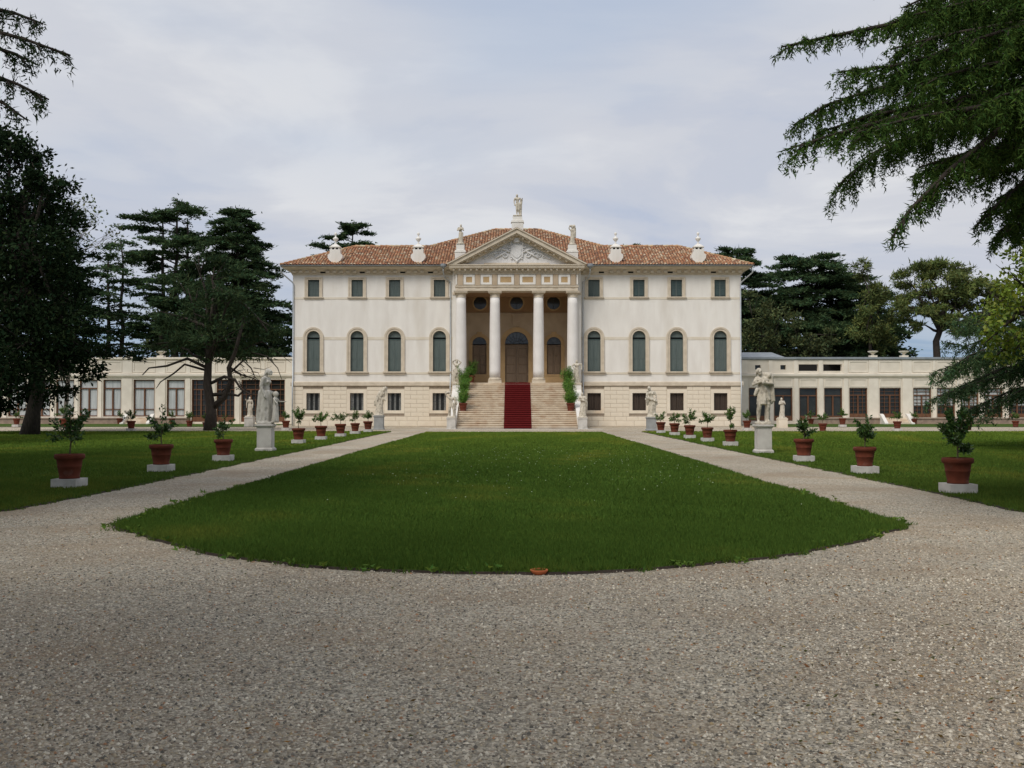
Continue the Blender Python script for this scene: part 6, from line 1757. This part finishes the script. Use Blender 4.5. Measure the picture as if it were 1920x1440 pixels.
# ------------------------------------------------------------------ grass, flowers, pebbles, small things
def inside(poly, X, Y):
    res = np.zeros(len(X), bool)
    n = len(poly)
    j = n - 1
    for i in range(n):
        xi, yi = poly[i]; xj, yj = poly[j]
        c = ((yi > Y) != (yj > Y)) & (X < (xj - xi) * (Y - yi) / (yj - yi + 1e-12) + xi)
        res ^= c; j = i
    return res
def blades(poly, y0, y1, xa, xb, dens, h, w, seed, tip=0.5):
    r = np.random.default_rng(seed)
    n = int((y1 - y0) * (xb - xa) * dens)
    X = r.uniform(xa, xb, n); Y = r.uniform(y0, y1, n)
    vis = np.abs(X) < 0.53 * Y + 1.5
    X, Y = X[vis], Y[vis]
    k = inside(poly, X, Y); X, Y = X[k], Y[k]; n = len(X)
    P_ = np.stack([X, Y, np.full(n, 0.018)], 1)
    D = unit(np.stack([r.normal(0, 0.4, n), r.normal(0, 0.4, n), np.ones(n)], 1))
    side = unit(np.stack([r.normal(1, 0.5, n), r.normal(0, 0.6, n), np.zeros(n)], 1))
    hh = h * r.uniform(0.55, 1.35, n)[:, None]; ww = w * r.uniform(0.7, 1.3, n)[:, None]
    V = np.stack([P_ - side * ww / 2, P_ + side * ww / 2, P_ + D * hh], 1).reshape(-1, 3)
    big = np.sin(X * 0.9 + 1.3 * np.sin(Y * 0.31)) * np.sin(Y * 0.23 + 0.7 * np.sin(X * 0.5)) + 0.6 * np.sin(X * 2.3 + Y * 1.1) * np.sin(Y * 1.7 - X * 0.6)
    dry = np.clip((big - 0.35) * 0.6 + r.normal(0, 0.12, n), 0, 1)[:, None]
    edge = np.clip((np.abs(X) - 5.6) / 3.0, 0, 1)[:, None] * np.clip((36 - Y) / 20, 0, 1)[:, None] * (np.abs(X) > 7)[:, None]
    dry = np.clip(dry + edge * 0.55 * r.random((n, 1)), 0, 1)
    far_light = np.clip((Y - 24) / 34, 0, 1)[:, None]          # brighter light and grazing view of the far lawn, put into the blade colour
    T = tints(r, n, 0.78, 1.22, 0.06) * (1 + 0.10 * big[:, None]) * (np.array([0.86, 0.93, 0.9]) + far_light * np.array([0.55, 0.36, 0.12])) * ((1 - dry * 0.75) * np.ones((n, 3)) + dry * 0.75 * np.array([2.0, 1.15, 1.2]))
    return V, np.arange(3 * n).reshape(-1, 3), np.repeat(T, 3, 0)
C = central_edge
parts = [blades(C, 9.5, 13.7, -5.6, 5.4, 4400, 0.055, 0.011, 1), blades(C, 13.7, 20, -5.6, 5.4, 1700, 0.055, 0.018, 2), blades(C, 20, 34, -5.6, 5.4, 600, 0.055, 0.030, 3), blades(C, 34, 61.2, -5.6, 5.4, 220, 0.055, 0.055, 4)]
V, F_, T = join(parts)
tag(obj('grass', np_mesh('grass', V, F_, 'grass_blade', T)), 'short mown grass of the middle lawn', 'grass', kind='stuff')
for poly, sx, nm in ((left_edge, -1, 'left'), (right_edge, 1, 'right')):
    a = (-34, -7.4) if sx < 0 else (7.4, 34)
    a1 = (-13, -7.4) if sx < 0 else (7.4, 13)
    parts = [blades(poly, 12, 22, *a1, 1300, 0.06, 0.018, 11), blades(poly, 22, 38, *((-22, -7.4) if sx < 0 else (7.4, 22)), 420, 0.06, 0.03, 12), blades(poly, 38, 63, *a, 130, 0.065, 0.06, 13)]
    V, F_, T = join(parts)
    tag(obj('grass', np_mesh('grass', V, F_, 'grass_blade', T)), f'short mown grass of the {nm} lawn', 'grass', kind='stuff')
# taller tufts and weeds along the front edge of the middle lawn
r = np.random.default_rng(21); ep = np.array([p for p in central_edge if p[1] < 20])
parts = []
for i in range(520):
    c = ep[r.integers(len(ep))] + r.normal(0, 0.06, 2) + np.array([0, 0.03])
    m = r.integers(6, 15)
    Pp = np.concatenate([c + r.normal(0, 0.02, (m, 2)), np.full((m, 1), 0.005)], 1)
    D = unit(np.concatenate([r.normal(0, 0.55, (m, 2)), np.ones((m, 1))], 1))
    parts.append(tris(Pp, D, r.uniform(0.04, 0.10, m), r.uniform(0.008, 0.014, m), r, tints(r, m, 0.6, 1.3)))
ep2 = np.array([p for e in (central_edge, left_edge, right_edge) for p in e if 13 < p[1] < 45 and abs(p[0]) < 9])
for i in range(2600):
    c = ep2[r.integers(len(ep2))] + r.normal(0, 0.045, 2)
    m = r.integers(4, 9)
    Pp = np.concatenate([c + r.normal(0, 0.03, (m, 2)), np.full((m, 1), 0.003)], 1)
    D = unit(np.concatenate([r.normal(0, 0.6, (m, 2)), np.ones((m, 1))], 1))
    parts.append(tris(Pp, D, r.uniform(0.03, 0.075, m), r.uniform(0.012, 0.022, m), r, tints(r, m, 0.6, 1.2)))
for i in range(60):
    c = ep[r.integers(len(ep))] + r.normal(0, 0.10, 2)
    m = 9
    Pp = np.concatenate([c + r.normal(0, 0.03, (m, 2)), r.uniform(0.02, 0.06, (m, 1))], 1)
    D = unit(np.concatenate([r.normal(0, 1, (m, 2)), r.uniform(0.1, 0.6, (m, 1))], 1))
    parts.append(tris(Pp, D, r.uniform(0.05, 0.08, m), r.uniform(0.03, 0.05, m), r, tints(r, m, 1.0, 1.7)))
V, F_, T = join(parts)
tag(obj('grass_tufts', np_mesh('grass_tufts', V, F_, 'grass_blade', T)), 'ragged tufts and weeds along the rounded lawn edge', 'grass', kind='stuff')
# clover flowers dotted in the middle lawn
r = np.random.default_rng(22); n = 220
cen = np.array([(0.3, 22), (2.2, 26), (-0.8, 30), (3.2, 21), (1.2, 33), (-1.8, 24), (3.6, 28)])
ci = r.integers(0, len(cen), n)
XY = cen[ci] + r.normal(0, 1, (n, 2)) * np.array([1.2, 3.2])
XY = XY[(np.abs(XY[:, 0]) < 5) & (XY[:, 1] > 12)]
n = len(XY)
c = np.concatenate([XY, r.uniform(0.06, 0.085, (n, 1))], 1)
sz = r.uniform(0.008, 0.015, (n, 1))
offs = np.array([(1, 0, 0), (0, 1, 0), (-1, 0, 0), (0, -1, 0), (0, 0, 0.9)])
V = (c[:, None, :] + offs[None] * sz[:, None, :]).reshape(-1, 3)
b = np.arange(n)[:, None] * 5
F_ = np.concatenate([np.concatenate([b + i, b + (i + 1) % 4, b + 4], 1) for i in range(4)])
tag(obj('clover_flowers', np_mesh('clover_flowers', V, F_, 'daisy')), 'tiny white clover flowers scattered in the middle lawn', 'flowers', kind='stuff')
# loose pebbles on the near gravel
r = np.random.default_rng(23)
def pebbles(n, y0, y1, s0, s1, exp=1.0):
    Y = y0 + (y1 - y0) * r.random(n) ** exp
    X = r.uniform(-1, 1, n) * (0.54 * Y + 0.6)
    k = ~inside(central_edge, X, Y) & (np.abs(X) < 7.4)
    X, Y = X[k], Y[k]; n = len(X)
    s = (s0 + (s1 - s0) * r.random(n) ** 2)[:, None]
    a = r.uniform(0, 6.28, n)
    dirs = np.array([(1, 0, 0), (0.2, 0.95, 0.05), (-0.95, 0.15, 0.1), (-0.1, -1, 0), (0.15, 0.1, 0.85), (-0.3, -0.1, 0.75)])
    sc = r.uniform(0.6, 1.25, (n, 6, 1))
    v = dirs[None] * sc
    x = v[..., 0] * np.cos(a)[:, None] - v[..., 1] * np.sin(a)[:, None]; y = v[..., 0] * np.sin(a)[:, None] + v[..., 1] * np.cos(a)[:, None]
    v = np.stack([x, y, v[..., 2]], -1) * s[:, None, :]
    V = (v + np.stack([X, Y, np.full(n, 0.001)], 1)[:, None, :]).reshape(-1, 3)
    b = np.arange(n)[:, None] * 6
    fs = [(0, 1, 4), (1, 2, 5), (1, 5, 4), (2, 3, 5), (3, 0, 4), (3, 4, 5)]
    F_ = np.concatenate([np.concatenate([b + i for i in f], 1) for f in fs])
    pal = np.array([(0.50, 0.46, 0.40), (0.39, 0.365, 0.32), (0.62, 0.58, 0.51), (0.27, 0.255, 0.23), (0.46, 0.40, 0.31), (0.14, 0.135, 0.125), (0.72, 0.69, 0.62), (0.40, 0.23, 0.14), (0.36, 0.28, 0.17)])
    T = np.array([1.24, 1.18, 1.06]) * pal[r.choice(len(pal), n, p=[0.20, 0.18, 0.14, 0.15, 0.11, 0.10, 0.075, 0.02, 0.025])] * r.uniform(0.85, 1.15, (n, 1))
    return V, F_, np.repeat(T, 6, 0)
V, F_, T = join([pebbles(52000, 4.0, 9.5, 0.006, 0.0145, 1.25), pebbles(20000, 9.0, 17, 0.008, 0.016, 1.1), pebbles(160, 4.0, 12, 0.014, 0.021)])
tag(obj('loose_gravel', np_mesh('loose_gravel', V, F_, 'pebble', T)), 'loose grey and tan pebbles lying on the near gravel', 'gravel', kind='stuff')
# fallen leaves and needles
n = 1500
Y = r.uniform(4.2, 14, n); X = r.uniform(-1, 1, n) * (0.52 * Y) ; sk = r.random(n) < 0.7; X[sk] = np.abs(X[sk]) * 0.6 + 0.22 * Y[sk]
k = ~inside(central_edge, X, Y); X, Y = X[k], Y[k]; n = len(X)
Pp = np.stack([X, Y, np.full(n, 0.014)], 1); D = unit(np.stack([r.normal(size=n), r.normal(size=n), r.uniform(0, 0.25, n)], 1))
T = np.array([(3.2, 1.1, 1.2), (4.0, 1.6, 1.0), (2.0, 1.0, 1.0), (1.2, 1.0, 0.9)])[r.integers(0, 4, n)] * r.uniform(0.7, 1.2, (n, 1))
V, F_, T = quads(Pp, D, r.uniform(0.012, 0.045, n), r.uniform(0.005, 0.016, n), r, T)
tag(obj('fallen_leaves', np_mesh('fallen_leaves', V, F_, 'leaf_olive', T, 4)), 'brown fallen leaves strewn over the near gravel', 'leaves', kind='stuff')
# terracotta dish at the lawn edge
dd = MB().lathe([(0.055, 0), (0.062, 0.0), (0.082, 0.028), (0.086, 0.04), (0.08, 0.043), (0.072, 0.034), (0.055, 0.026), (0.01, 0.024)], (0, 0, 0), 28)
ds = dd.build('terracotta_dish', 'terracotta_dish', None, smooth=True, loc=((1010.5 - 967) / 1900 * 9.72, 9.66, 0.006))
tag(ds, 'small orange terracotta dish lying on the rounded lawn edge', 'dish')
